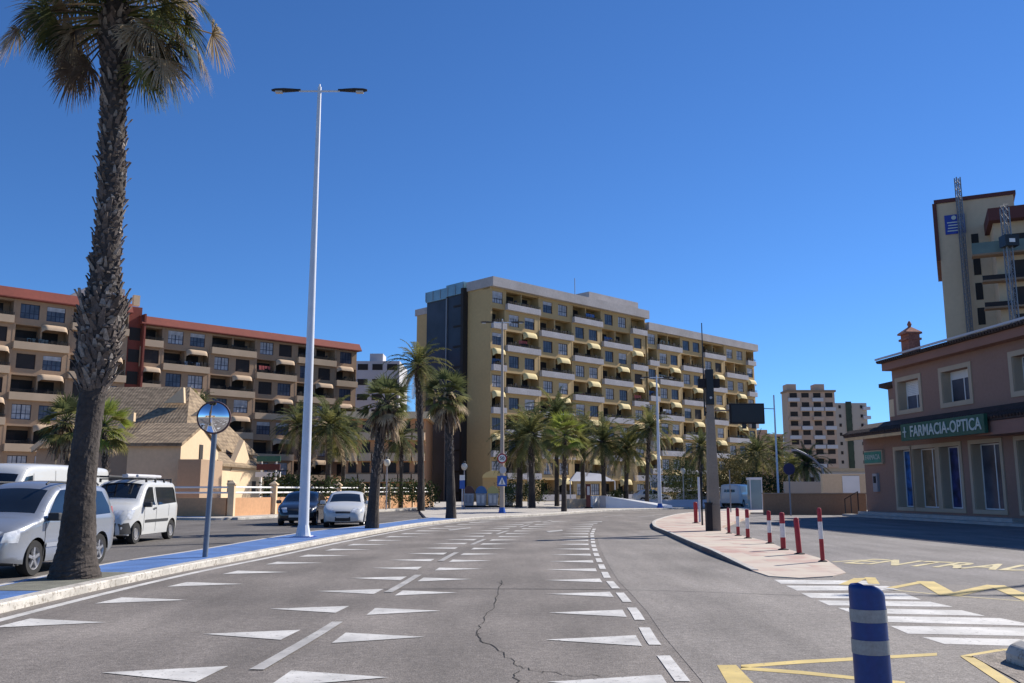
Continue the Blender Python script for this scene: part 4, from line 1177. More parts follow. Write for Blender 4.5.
# scalloped tile ends
s = upper0+.05
while s < LEN: mb.tube([(s, -.9, zE+.50), (s, -.3, zE+.62)], .075, 6); s += .22
mb.build('roof', M['tile_dark'], ph)
mb = MB(); mb.box(upper0-.03, -.96, zE+.60, LEN+.6, -.88, zE+.70); mb.build('gutter', M['far_white'], ph)
# lower awning roof
a0 = .25; mz = HG-.05
mE = 4.75
mb = MB(); 
mb.add([(a0, -1.35, mE), (LEN+.5, -1.35, mE), (LEN+.5, -.005, mz+.15), (a0+.3, -.005, mz+.15), (a0, -1.35, mE-.12), (LEN+.5, -1.35, mE-.12), (LEN+.5, -.005, mz-.02), (a0+.3, -.005, mz-.02), (a0, 3.0, mE), (a0, 3.0, mE-.12), (a0+.3, 3.0, mz+.15), (a0+.3, 3.0, mz-.02)],
       [(0,1,2,3),(4,7,6,5),(0,4,5,1),(1,5,6,2),(0,3,10,8),(4,9,11,7),(8,9,4,0),(8,10,11,9)])
s = a0+.1
while s < LEN: mb.tube([(s, -1.42, mE+.02), (s, -.9, mE+.28)], .075, 6); s += .22
mb.build('awning_roof', M['tile_dark'], ph)
s_end = ps(1002, 4.7)
mb = MB(); s = a0+.25
while s < s_end:
    mb.add([(s-.06, -1.25, mE-.30), (s+.06, -1.25, mE-.30), (s+.06, -.01, mz-.32), (s-.06, -.01, mz-.32), (s-.06, -1.25, mE-.14), (s+.06, -1.25, mE-.14), (s+.06, -.01, mz-.06), (s-.06, -.01, mz-.06)],
           [(0,3,2,1),(4,5,6,7),(0,1,5,4),(1,2,6,5),(2,3,7,6),(3,0,4,7)]); s += .55
mb.build('rafters', M['wood'], ph)
mb = MB(); mb.box(a0+.15, -1.34, mE-.30, s_end, -1.26, mE-.13); mb.build('eave_beam', M['wood'], ph)
mb = MB(); mb.box(s_end, -1.3, mE-.75, LEN+.3, -.01, mE-.14); mb.build('porch_band', M['pharm_band'], ph)
# plinth and steps
mb = MB(); mb.box(.3, -.75, 0, s_end+1.2, -.01, .30); mb.build('step', M['kerb_grey'], ph)
mb = MB(); mb.box(-.4, -1.4, 0, LEN, -.76, .13); mb.build('plinth', M['kerb_grey'], ph)
# chimney
cs = ps(899.5, 9.5); mb = MB(); 
cz0 = zE+.62; mb.box(cs-.42, .35, cz0-1.2, cs+.42, 1.0, cz0+1.0); mb.box(cs-.45, .22, cz0+1.0, cs+.45, 1.1, cz0+1.12); mb.box(cs-.42, .35, cz0+1.12, cs+.42, 1.0, cz0+1.35); mb.box(cs-.47, .18, cz0+1.35, cs+.47, 1.14, cz0+1.45)
mb.add([(cs-.47, .18, cz0+1.45), (cs+.47, .18, cz0+1.45), (cs+.47, 1.14, cz0+1.45), (cs-.47, 1.14, cz0+1.45), (cs, .68, cz0+1.85)], [(0,1,4),(1,2,4),(2,3,4),(3,0,4),(0,3,2,1)])
mb.lathe([(.08, cz0+1.8), (.13, cz0+1.95), (.06, cz0+2.1), (.01, cz0+2.15)], 8, (cs, .68, 0))
mb.build('chimney', M['brickred'], ph)
# side gable annex at far end
mb = MB(); mb.prism([(upper0-.01, .5, HG), (upper0-.01, 7, HG), (upper0-.01, 7, 6.3), (upper0-.01, .5, 7.4)], (-1.45, 0, 0)); mb.build('annex', M['pharm'], ph)
mb = MB(); mb.prism([(upper0-1.75, 7.3, 6.2), (upper0-1.75, .1, 7.5), (upper0-1.75, .1, 7.72), (upper0-1.75, 7.3, 6.42)], (1.74, 0, 0)); 
mb.build('annex_roof', M['tile_dark'], ph)
mb = MB(); mb.box(upper0-1.3, .44, 5.75, upper0-.15, .49, 6.75); mb.build('blind_window', M['cream'], ph)
# signs
def pso(px, n):
    "facade station seen in column px for something standing n metres out from the wall"
    o = Vector((FA.x-n*.9948, FA.y-n*.1022)); r = (px-512)/F*math.cos(PITCH)+0; k = (4.3-EYE)*math.sin(PITCH)*(px-512)/F
    return (r*o.y+k-o.x)/(fd.x-r*fd.y)
s0, s1 = pso(901.5, 1.6), pso(985, 1.6)
mb = MB(); mb.box(s0, -1.62, 4.08, s1, -1.45, 4.95); sgn = mb.build('sign_board', M['sign_green'], ph)
def wall_text(s, size, cx, z, n, m, parent, width=None, ext=.012, off=.0):
    me = text_mesh(s, size, ext, off); me.materials.clear(); me.materials.append(m)
    xs = [v.co.x for v in me.vertices]; w0 = max(xs)-min(xs)
    k = (width/w0) if width else 1
    for v in me.vertices: v.co = (v.co.x*k, -n-v.co.z, v.co.y)   # face outward; facade x runs towards the camera = left to right for the viewer
    o = put('lettering', me, parent, (cx, 0, z)); return o
wall_text('FARMACIA-OPTICA', .78, (s0+s1)/2+.35, 4.50, 1.635, M['letter'], sgn, (s1-s0)*.84, off=.014)
mb = MB(); mb.box(s0+.37, -1.655, 4.25, s0+.45, -1.625, 4.8); mb.box(s0+.24, -1.66, 4.50, s0+.58, -1.63, 4.57); mb.build('emblem', M['letter'], sgn)
s0, s1 = ps(866.5, 3.5), ps(884.5, 3.5)
mb = MB(); mb.box(s0, -.16, 3.05, s1, -.004, 3.85); sg2 = mb.build('small_sign', M['pharm_trim'], ph)
mb = MB(); mb.box(s0+.07, -.185, 3.12, s1-.07, -.161, 3.78); mb.build('sign_panel', M['sign_teal'], sg2)
wall_text('FARMACIA', .42, (s0+s1)/2, 3.45, .19, M['letter'], sg2, (s1-s0)*.8)
mb = MB(); s0 = ps(877.5, 2); mb.box(s0-.25, -.16, 1.45, s0+.25, -.004, 2.5); vm_ = mb.build('wall_box', M['cargrey'], ph)
mb = MB(); mb.box(s0-.14, -.18, 1.95, s0+.14, -.161, 2.35); mb.build('slot', M['dark'], vm_)
# handrail at the corner
hr = MB()
p0 = (-.6, -1.1, 0); hr.tube([(-1.6, -.6, 0), (-1.6, -.6, 1.0), (.1, -.6, 1.45), (.1, -.6, .1)], .035, 6); hr.tube([(-.8, -.6, 0), (-.8, -.6, 1.2)], .03, 6)
h_ = hr.build('handrail', M['black']); h_.location = (FA.x, FA.y, 0); h_.rotation_euler = (0, 0, pang); tag(h_, 'dark sloping handrail at the corner of the mauve shop building', 'handrail')

# ------------------------------------------------------------------ walls at right
def wall_thing(label, p0, p1, h, th, m, capm=None, name='boundary_wall', z0=0):
    p0, p1 = Vector(p0), Vector(p1); L_ = (p1-p0).length; an = math.atan2(p1.y-p0.y, p1.x-p0.x)
    t = thing(name, label, 'wall', (p0.x, p0.y, z0), an)
    mb = MB(); mb.box(0, -th/2, 0, L_, th/2, h); bevel(mb.build('wall_panel', m, t), .02)
    if capm:
        mb = MB(); mb.box(-.03, -th/2-.04, h, L_+.03, th/2+.04, h+.07); mb.build('coping', capm, t)
    return t
wall_thing('long low brown wall behind the red and white bollards', (XG(765, 58), 58.3), (FA.x+1.2, 58.3), 1.30, .25, M['brown_wall'], M['concrete'])
wall_thing('pale green grey wall behind the brown wall', (XG(785, 72), 72), (XG(823, 72), 72), 2.2, .3, M['far_grey'])
t = wall_thing('cream wall with a white gate beside the mauve shop building', (XG(823, 69), 69), (XG(868, 69), 69), 2.75, .4, M['cream'])
mb = MB(); w0 = XG(843, 69)-XG(823, 69); w1 = XG(860, 69)-XG(823, 69); mb.box(w0, -.26, 0, w1, -.205, 2.6); mb.build('gate', M['white_paint'], t)

# ------------------------------------------------------------------ tiled building on the left
cb = thing('tiled_building', 'low cream building with large tiled roof and raised gables, beyond the parked cars', 'building', (0, 0, 0))
cb.location = (-22, 60, .12)
def L3(x, y, z): return (x+22, y-60, z-.12)
xl = XG(32, 60, 4); xr_ = -21.9; eh = 4.15; rz_ = 9.15
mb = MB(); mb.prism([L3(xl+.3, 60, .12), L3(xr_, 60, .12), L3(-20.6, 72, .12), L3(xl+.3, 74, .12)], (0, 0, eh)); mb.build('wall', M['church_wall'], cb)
e_ = .35
fl_ = L3(xl, 59.6, eh+.1); fr_ = L3(xr_+e_, 59.6, eh+.1); br_ = L3(-20.2, 72.4, eh+.1); bl_ = L3(xl, 74.4, eh+.1)
rl_ = L3(XG(106, 67, 9), 67, rz_); rr_ = L3(XG(190, 67, 9), 67, rz_)
mb = MB(); mb.add([fl_, fr_, br_, bl_, rl_, rr_], [(0,1,5,4),(1,2,5),(2,3,4,5),(3,0,4),(0,3,2,1)]); mb.build('roof', M['tile'], cb)
# gabled porch facing the road
px_ = -20.0
mb = MB(); mb.prism([L3(px_, 54.7, .12), L3(px_, 54.7, 4.2), L3(px_, 58.2, 5.55), L3(px_, 61.7, 4.2), L3(px_, 61.7, .12)], (-3.2, 0, 0)); g_ = mb.build('porch', M['cream'], cb)
mb = MB(); mb.prism([L3(px_+.15, 54.4, 4.15), L3(px_+.15, 58.2, 5.62), L3(px_+.15, 62, 4.15), L3(px_+.15, 62, 4.35), L3(px_+.15, 58.2, 5.82), L3(px_+.15, 54.4, 4.35)], (-3.6, 0, 0)); mb.build('porch_roof', M['tile'], cb)
mb = MB(); mb.box(px_+22, 58.2-60-.3, 3.2, px_+22+.05, 58.2-60+.3, 4.3); mb.build('arched_window', M['dark'], cb)
# main wall parts facing the road (lit)
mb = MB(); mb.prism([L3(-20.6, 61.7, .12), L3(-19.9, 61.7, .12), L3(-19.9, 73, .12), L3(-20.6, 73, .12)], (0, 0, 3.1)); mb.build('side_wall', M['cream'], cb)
mb = MB(); mb.prism([L3(-19.6, 61.5, 3.15), L3(-19.6, 73.2, 3.15), L3(-22.2, 73.2, 4.9), L3(-22.2, 61.5, 4.9)], (0, 0, .18)); mb.build('side_roof', M['tile'], cb)
mb = MB(); mb.prism([L3(-19.85, 64.2, 2.9), L3(-19.85, 67.0, 5.2), L3(-19.85, 69.6, 2.9)], (-.4, 0, 0)); mb.build('small_gable', M['cream'], cb)
mb = MB()
for yy in (64.2, 70.2): mb.box(-19.9+22, yy-60-.5, 1.2, -19.87+22, yy-60+.5, 2.1)
mb.build('dark_window', M['dark'], cb)
mb = MB(); mb.prism([L3(XG(177,53,2), 53, .12), L3(XG(200,53,2), 53, .12), L3(XG(200,53,2)+.3, 56, .12), L3(XG(177,53,2)+.3, 56, .12)], (0, 0, 3.2)); mb.build('entrance_box', M['church_wall'], cb)
# raised gable fins
def fin(pts, y, th=.35):
    m = MB(); m.prism([L3(x, y, z) for x, z in pts], (0, th, 0)); m.build('gable_fin', M['cream'], cb)
a = A(32, 447, 59.3); b = A(64, 422.5, 59.3); fin([(a.x, a.z-.35), (b.x, b.z-.35), (b.x, b.z), (a.x, a.z)], 59.2)
a = A(112, 432, 61.5); b = A(134, 412.5, 61.5); fin([(a.x, a.z-.6), (b.x, b.z-.6), (b.x, b.z), (a.x, a.z)], 61.5)
a = A(164, 403, 64.3); b = A(184, 387.5, 64.3); c = A(184.5, 403, 64.3); fin([(a.x, a.z), (c.x, c.z), (b.x, b.z)], 64.2)
a = A(190, 416, 61.5); b = A(206, 405, 61.5); c = A(206, 416, 61.5); fin([(a.x, a.z), (c.x, c.z), (b.x, b.z)], 61.5)
mb = MB(); mb.box(-24.6+22, -.06, 1.0, -23.2+22, -.01, 2.2); mb.build('door', M['orange_wall'], cb)

# ------------------------------------------------------------------ boundary wall with piers and rails
fw = thing('boundary_wall', 'orange rendered wall with cream piers and white rails along the left pavement', 'wall', (0, 0, .12))
C0 = Vector((-15.6, 50.6)); C1 = Vector((-7.4, 80.5)); dv = (C1-C0); LL = dv.length; dv.normalize(); nv = Vector((dv.y, -dv.x))
def wall_seg(p, q, h=1.0, th=.25, m='orange_wall'):
    t = (q-p).normalized(); n = Vector((-t.y, t.x))*th/2; mb = MB()
    mb.prism([(p+n).to_3d(), (q+n).to_3d(), (q-n).to_3d(), (p-n).to_3d()], (0, 0, h)); return mb.build('wall_panel', M[m], fw)
wall_seg(C0+Vector((-.13,0)), C1); wall_seg(Vector((-48, 50.6)), C0+Vector((-.2, 0)))
def pier(p):
    mb = MB(); mb.box(p.x-.17, p.y-.17, 0, p.x+.17, p.y+.17, 1.72); mb.box(p.x-.24, p.y-.24, 1.72, p.x+.24, p.y+.24, 1.8)
    mb.add([(p.x-.22,p.y-.22,1.8),(p.x+.22,p.y-.22,1.8),(p.x+.22,p.y+.22,1.8),(p.x-.22,p.y+.22,1.8),(p.x,p.y,1.98)], [(0,1,4),(1,2,4),(2,3,4),(3,0,4),(0,3,2,1)])
    return mb.build('pier', M['cream'], fw)
def t_on(px):
    r = (px-512)/F*math.cos(PITCH); return (r*C0.y-C0.x)/(dv.x-r*dv.y)
for px in (232, 274, 308, 338.5, 362, 388.7, 411.6, 432): pier(C0+dv*t_on(px))
for x in (-19.6, -23.6, -27.6, -31.6, -35.6): pier(Vector((x, 50.6)))
for z in (1.28, 1.58):
    mb = MB(); mb.tube([C0.to_3d()+Vector((0,0,z)), C1.to_3d()+Vector((0,0,z))], .055, 6); mb.build('rail', M['white_paint'], fw)
    mb = MB(); mb.tube([(-48,50.6,z), C0.to_3d()+Vector((0,0,z))], .055, 6); mb.build('rail', M['white_paint'], fw)

# shop sign cluster behind the wall
t = thing('shop_sign', 'green and white shop sign boards behind the wall, left of the black car', 'sign', A(268, 488, 62) )
t.location.z = .12
zz = [ZY(y, 62)-.12 for y in (456, 461.5, 464, 470, 472, 477)]
mb = MB(); mb.box(-.85, 0, zz[1], .75, .12, zz[0]); mb.build('green_board', M['sign_green'], t)
mb = MB(); mb.box(-.85, 0, zz[3], .75, .12, zz[2]); mb.build('red_board', M['maroon'], t)
mb = MB(); mb.box(-.9, -.03, zz[5], .8, .12, zz[4]); mb.build('white_board', M['white_paint'], t)
mb = MB(); mb.box(-.6, .02, 0, -.5, .12, zz[5]); mb.box(.4, .02, 0, .5, .12, zz[5]); mb.box(-.6, .13, 0, -.5, .2, zz[0]); mb.box(.4, .13, 0, .5, .2, zz[0]); mb.build('post', M['white_paint'], t)

# ------------------------------------------------------------------ street lamps
def lamp(label, base, h, hw=1.0, scale_r=1.0, group=None, pm=None):
    t = thing('street_lamp', label, 'street lamp', base, 0, group)
    mb = MB(); mb.tube([(0,0,.35),(0,0,h)], [.165*scale_r, .062*scale_r], 16); mb.build('pole', M[pm or 'white_post'], t, smooth=True)
    mb = MB(); mb.box(-.26*scale_r, -.26*scale_r, 0, .26*scale_r, .26*scale_r, .04); mb.lathe([(.24*scale_r, .04), (.17*scale_r, .36)], 12); mb.build('base', M['white_post'] if scale_r > .9 and base.y < 40 else M['roadblue'], t)
    if base.y < 40:
        mb = MB(); mb.box(-.36, -.36, -.005, .36, .36, .012); mb.build('base_plate', M['signblue'], t)
    mb = MB(); mb.tube([(-hw*.55,0,h-.14),(hw*.55,0,h-.14)], .035, 8); mb.tube([(0,0,h),(0,0,h+.1)], .03, 6); mb.build('arm', M['white_post'], t)
    for s in (-1, 1):
        mb = MB(); x0 = s*hw*.5; x1 = s*(hw*.5+.72)
        prof = [(0,.05,.045),(.12,.055,.05),(.2,.09,.05),(.45,.13,.06),(.68,.11,.05),(.78,.05,.03)]
        vs = []; fs = []
        for (dx, wy, wz) in prof:
            X = x0+s*dx*hw
            for k in range(8):
                a = 2*PI*k/8; vs.append((X, wy*math.cos(a), h-.13+wz*math.sin(a)+.02))
        for i in range(len(prof)-1):
            for k in range(8): fs.append((i*8+k, i*8+(k+1) % 8, (i+1)*8+(k+1) % 8, (i+1)*8+k))
        fs.append(tuple(range(8))); fs.append(tuple(range(40, 48)))
        mb.add(vs, fs); hd = mb.build('lamp_head', M['black'], t, smooth=True)
        mb = MB(); c = x0+s*.58*hw; mb.box(c-.12, -.075, h-.205, c+.12, .075, h-.155); mb.build('lens', M['led'], hd)
    return t
lb = G(303, 537, .12)
lamp('tall white street lamp with two black heads, standing on the blue path', lb, A(325, 90, lb.y).z-.12+.1, 1.25)
lb2 = Vector((XG(660, 73.5), 73.5, .12)); lamp('distant white street lamp with a dark blue foot, before the ochre block', lb2, ZY(376, 73.5)-.12, 1.1, 1.0)
# matching lamp on the right pavement, just outside the picture; its shadow crosses the road
lb3 = Vector((20.4, 23.6, 0)); lamp('white street lamp beside the crossing, outside the right edge', lb3, 13.0, 1.25)
# slim lamp at right
t = thing('street_lamp', 'slim grey lamp pole with one flat arm, in front of the distant brown tower', 'street lamp', (XG(779, 84), 84, 0))
mb = MB(); hh_ = ZY(395, 84); mb.tube([(0,0,0),(0,0,hh_)], [.11,.07], 8); mb.build('pole', M['white_post'], t)
mb = MB(); mb.tube([(0,0,hh_-1.3),(-1.3,0,hh_-1.25)], .04, 6); mb.build('arm', M['steel'], t)
mb = MB(); mb.box(-1.9, -.1, hh_-1.31, -1.2, .1, hh_-1.2); mb.build('lamp_head', M['cargrey'], t)
# arched lamp / gantry arm
t = thing('arched_post', 'curved steel arm post arching over the wall left of the cream gate', 'post', (XG(824, 74), 74, 0))
pts = [A(x, y, 74)-Vector(t.location) for x, y in ((824,490),(823,474),(819,465),(812,458),(803,453),(796,450))]; pts[0].z = 0
mb = MB(); mb.tube([p for p in smoothline(pts, 4)], .09, 8); mb.build('arm', M['steel'], t)
mb = MB(); p = pts[-1]; mb.box(p.x-.35, -.12, p.z-.08, p.x+.05, .12, p.z+.06); mb.build('lamp_head', M['cargrey'], t)
# globe lamps
def globe_lamp(label, px, Y, ytop):
    t = thing('globe_lamp', label, 'street lamp', (XG(px, Y), Y, .12), 0, 'white globe lamps on thin posts')
    h = ZY(ytop, Y)-.12
    mb = MB(); mb.tube([(0,0,0),(0,0,h)], [.06,.04], 8); mb.build('pole', M['cargrey'], t)
    mb = MB(); mb.lathe([(.08,h-.02),(.2,h+.1),(.26,h+.28),(.2,h+.46),(.05,h+.55)], 12); mb.build('globe', M['globe'], t, smooth=True)
    mb = MB(); mb.lathe([(.09,h+.55),(.12,h+.6),(.02,h+.7)], 8); mb.build('cap', M['black'], t)
globe_lamp('globe lamp between the slim fan palm and the brown bin', 464, 72, 470)
globe_lamp('globe lamp behind the leftmost fan palm trunk beside the white hatchback', 386, 68, 466)
globe_lamp('globe lamp left of the concrete pole, before the dark bushes', 684, 84, 474)
globe_lamp('globe lamp among the palms right of the speed limit sign', 528, 84, 466)

# ------------------------------------------------------------------ traffic mirror
mbse = G(205, 557, .12)
t = thing('traffic_mirror', 'round convex traffic mirror on a grey post at the edge of the blue path', 'traffic mirror', mbse)
c = A(216, 418, mbse.y); dx = c.x-mbse.x; hz = c.z-.12
mb = MB(); mb.tube([(0,0,-.01),(dx*.93,0,hz+.1)], .058, 14); mb.build('post', M['grey_metal'], t, smooth=True)
R = .325
mb = MB(); vs = []; 
prof = [(R*math.sin(a), -.10+ .42*(1-math.cos(a))*R*1.6) for a in [i*(PI/2)/8*.98 for i in range(9)]]
rim_ = MB(); rim_.lathe([(R*.97, -.085), (R+.035, -.075), (R+.04, -.01), (R*.9, .06), (R*.5, .09), (.02, .1)], 40, axis='y', cap=False)
ro = rim_.build('mirror_back', M['orange_wall'] if False else mat('mirror_rim', (.10,.05,.05), .5), t, smooth=True)
gl = MB(); pr = []
Rs = .62
amax = math.asin(R/Rs)
for i in range(13):
    a = amax*i/12; pr.append((max(.0005, Rs*math.sin(a)), -.085-(Rs*math.cos(a)-Rs*math.cos(amax))))
gl.lathe(pr, 40, axis='y', cap=False); go = gl.build('mirror_glass', M['mirror'], t, smooth='all')
for o in (ro, go): o.location = (dx, -.13, hz); o.rotation_euler = (math.radians(4), 0, math.radians(12))
mb = MB(); mb.box(dx-.05, -.09, hz-.05, dx+.05, .04, hz+.05); mb.build('bracket', M['grey_metal'], t)

# ------------------------------------------------------------------ concrete pole with camera boxes, cabinet, LED panel
cpY = 33.0
cp0 = Vector((XG(714.5, cpY), cpY, .05))
t = thing('concrete_pole', 'square concrete pole topped by a black pole with dark loudspeaker boxes', 'pole', cp0)
zt_ = ZY(404, cpY)-.05
mb = MB(); mb.box(-.2,-.2,0,.2,.2,1.0); 
mb.add([(-.2,-.2,1.0),(.2,-.2,1.0),(.2,.2,1.0),(-.2,.2,1.0),(-.12,-.12,zt_),(.12,-.12,zt_),(.12,.12,zt_),(-.12,.12,zt_)], [(0,1,5,4),(1,2,6,5),(2,3,7,6),(3,0,4,7),(4,5,6,7)]); bevel(mb.build('pole', M['concrete'], t), .015)
za, zb_ = ZY(405, cpY)-.05, ZY(370, cpY)-.05
mb = MB(); mb.box(-.14,-.2,za,.12,.1,zb_); mb.build('tall_box', M['black'], t)
mb = MB(); z_1 = ZY(388, cpY)-.05; mb.box(-.42,-.15,z_1,-.16,.05,z_1+.33); mb.build('side_box', M['black_matte'], t)
mb = MB(); mb.box(.15,-.15,z_1,.36,.05,z_1+.33); mb.build('side_box', M['black_matte'], t)
mb = MB(); mb.tube([(-.2,.0,za-.4),(-.2,0,ZY(323, cpY)-.05)], [.03,.018], 6); mb.box(-.2, -.02, za-.3, -.1, .02, za-.25); mb.build('antenna', M['black'], t)
mb = MB(); mb.lathe([(.001,-.02),(.05,-.02),(.05,0),(.001,0)], 10, (0,-.2,za+.25), 'y'); mb.build('lamp', M['led'], t)
# LED panel on an arm of its own post stub
mb = MB()
pp = thing('display_panel', 'blank black display panel hanging beside the concrete pole', 'display', cp0+Vector((0,0,0)))
xa, xb = XG(729, cpY, 4.6)-cp0.x, XG(763.5, cpY, 4.6)-cp0.x
z_a, z_b = ZY(424, cpY)-.05, ZY(403.5, cpY)-.05
mb.box(xa, -.1, z_a, xb, .04, z_b); bevel(mb.build('panel', M['black_matte'], pp), .015)
mb = MB(); mb.box(xa+.05,-.115,z_a+.05,xb-.05,-.101,z_b-.05); mb.build('screen', M['black'], pp)
mb = MB(); 
for x in (xa+.45, xa+.8): mb.box(x, -.05, z_a-.17, x+.15, .03, z_a)
mb.build('bracket', M['black'], pp)
mb = MB(); mb.tube([(.1, .10, z_b-.25), (xa+.5, .10, z_b-.25)], .035, 6); mb.build('arm', M['concrete'], pp)
mb = MB(); mb.box(0, 0, 0, .2, .3, 1.02); mb.box(-.02, -.02, 1.02, .22, .32, 1.06); o = mb.build('cabinet', M['black_matte']); o.location = (XG(707.5, 32.6), 32.6, .05)
tag(o, 'small dark electrical cabinet against the left side of the concrete pole', 'cabinet')
# thin sign poles near it
def pole_thing(label, px, Y, ytop, r, m, name='thin_post', z0=.05):
    mb = MB(); h = ZY(ytop, Y)-z0; mb.tube([(0,0,0),(0,0,h)], r, 8); mb.box(-.09,-.09,0,.09,.09,.02)
    o = mb.build(name, M[m]); o.location = (XG(px, Y), Y, z0); return tag(o, label, 'post')
pole_thing('thin white pole standing between the red bollard and the concrete pole', 700, 42, 477, .05, 'white_post')
pole_thing('thin dark pole close to the left of the cabinet', 702.5, 38, 486, .04, 'black')
pole_thing('thin grey pole left of the round lamp before the bushes', 779-48, 60, 470, .04, 'steel')
# round sign seen from behind
t = thing('round_sign', 'round sign on a dark post, in front of the brown wall', 'road sign', (XG(791, 56), 56, 0))
h = ZY(469, 56); mb = MB(); mb.tube([(0,0,0),(0,0,h+.3)], .05, 8); mb.build('post', M['grey_metal'], t)
mb = MB(); mb.lathe([(.001,-.02),(.36,-.02),(.36,.01),(.001,.01)], 24, (0,-.07,h), 'y'); mb.build('disc', M['roadblue'] if False else mat('sign_disc_dark', (.03,.03,.10), .5), t)

# ------------------------------------------------------------------ bollards
def rw_bollard(label, px, py, ph, r=.055, tilt=0, group='red and white bollards along the island', bands='rwr', ball=False):
    b = G(px, py, .06); b.z = island_z(b.y)
    t = thing('bollard', label, 'bollard', b, 0, group); hgt = ph
    t.rotation_euler = (0, tilt, 0)
    segs = {'rwr': [(0,.33,'red'),(.33,.70,'bol_white'),(.70,1,'red')], 'r': [(0,1,'red')], 'rw': [(0,.42,'red'),(.42,.74,'bol_white'),(.74,1.0,'red')]}[bands]
    for i, (a, c, m) in enumerate(segs):
        mb = MB(); prof = [(r, hgt*a), (r, hgt*c)]
        if c == 1: prof = [(r, hgt*a), (r, hgt-.03), (r*.75, hgt-.008), (.004, hgt)]
        mb.lathe(prof, 16); mb.build('red_band' if m == 'red' else 'white_band', M[m], t, smooth=True)
    mb = MB(); mb.lathe([(r*2.1, -.02), (r*2.1, .012), (r*1.2, .03)], 16); mb.build('foot', M['black_matte'], t)
    return t
rw_bollard('slim taller red and white bollard, rightmost and nearest, beside the grey lot', 822.8, 561.5, 1.12, .045, -.02, bands='rw')
rw_bollard('all red bollard leaning left, second from the right', 799.5, 555.5, .83, .06, -.05, bands='r')
rw_bollard('upright stout red and white bollard, third from the right', 783.5, 551.8, .90, .062)
rw_bollard('red and white bollard standing alone in the wider gap, fourth from the right', 770, 545.3, .88, .055)
rw_bollard('red and white bollard, nearest to the camera of the far three', 748, 540, .87, .058)
rw_bollard('red and white bollard, middle of the far three', 738.3, 537.3, .87, .055)
rw_bollard('mostly red thin bollard, first right of the concrete pole', 729, 535, .85, .05, bands='r')
rw_bollard('thick red bollard left of the concrete pole', 696, 524.3, .92, .085, bands='r')
# foreground flexible bollard
bb = Vector((XG(870.5, 4.72, 1), 4.72, 0))
t = thing('bollard', 'thick blue flexible bollard with two grey reflective bands, close to the camera', 'bollard', bb)
def flex(z0, z1, r, m, name, top=False, n=32):
    mb = MB(); vs = []; fs = []; zs = [lerp(z0, z1, i/8) for i in range(9)]
    if top: zs += [z1+.012, z1+.02]
    for j, z in enumerate(zs):
        for k in range(n):
            a = 2*PI*k/n; rr = r*(1-.07*(z/1.05))*(1+.01*math.sin(3*a+z*9))
            if top and j > 8: rr *= (.96 if j == 9 else .86)
            sq = 1-.10*z*abs(math.sin(a))        # slightly pinched at the top
            dz = (-.075*math.cos(a)*(z-z0)/(z1-z0)-.0 if top else 0)
            if top: dz = -.045*max(0, math.cos(a-.2))**1.5*((z-z0)/(z1-z0))
            vs.append((rr*math.cos(a)-.018*z, rr*sq*math.sin(a), z+dz))
    for j in range(len(zs)-1):
        for k in range(n): fs.append((j*n+k, j*n+(k+1) % n, (j+1)*n+(k+1) % n, (j+1)*n+k))
    if top: # dished mouth
        o = len(vs); last = len(zs)-1
        for k in range(n):
            x, y, z = vs[last*n+k]; vs.append((x*.86, y*.86, z-.03))
        for k in range(n): fs.append((last*n+k, last*n+(k+1) % n, o+(k+1) % n, o+k))
        fs.append(tuple(range(o, o+n)))
    mb.add(vs, fs); return mb.build(name, M[m], t, smooth=True)
tz = ZY(588, 4.72)
flex(0, tz-.13, .093, 'rubber_blue', 'lower_body'); flex(tz-.131, tz, .093, 'rubber_blue', 'top', True)
for ya, yb in ((611, 624), (642, 656.5)):
    flex(ZY(yb, 4.62), ZY(ya, 4.62), .0965, 'reflect', 'reflective_band')

# kerb lump with gravel at bottom right
gp = [G(x, y) for x, y in ((972,657),(1004,651.8),(1060,650),(1085,690),(1030,690),(1014,680))]
mb = MB(); flat_poly(mb, [(p.x, p.y) for p in gp], .012); go_ = struct(mb.build('gravel_patch', M['gravel']))
rs = random.Random(3); mb = MB()
cx = G(1000, 662)
for i in range(260):
    x = rs.uniform(gp[0].x+.1, gp[0].x+1.1); y = rs.uniform(7.2, 8.4)
    q = G(972+ (x-gp[0].x)*0, 657)
    r = rs.uniform(.008, .035)
    if y > 8.42-.0*(x) or y < 8.35-1.05*(x-gp[0].x): continue
    mb.add([(x-r, y-r, .01),(x+r, y-r*.8, .01),(x+r*.8, y+r, .01),(x-r*.9, y+r*.8, .01),(x, y, .012+r*.9),(x+r*.4, y-r*.2, .012+r*.8)], [(0,1,5,4),(1,2,5),(2,3,4,5),(3,0,4)])
st_ = mb.build('stones', M['kerb_grey']); tag(st_, None, None, None, 'stuff')
lump = G(1024, 660); mb = MB(); mb.lathe([(.42, 0), (.42, .09), (.38, .16), (.28, .20), (.01, .21)], 9, (0,0,0))
o = mb.build('concrete_block', M['kerb']); o.location = (G(1009, 668).x+.50, G(1009, 668).y+.1, 0); bevel(o, .02)
tag(o, 'white rounded concrete block at the bottom right corner, on gravel', 'concrete block')

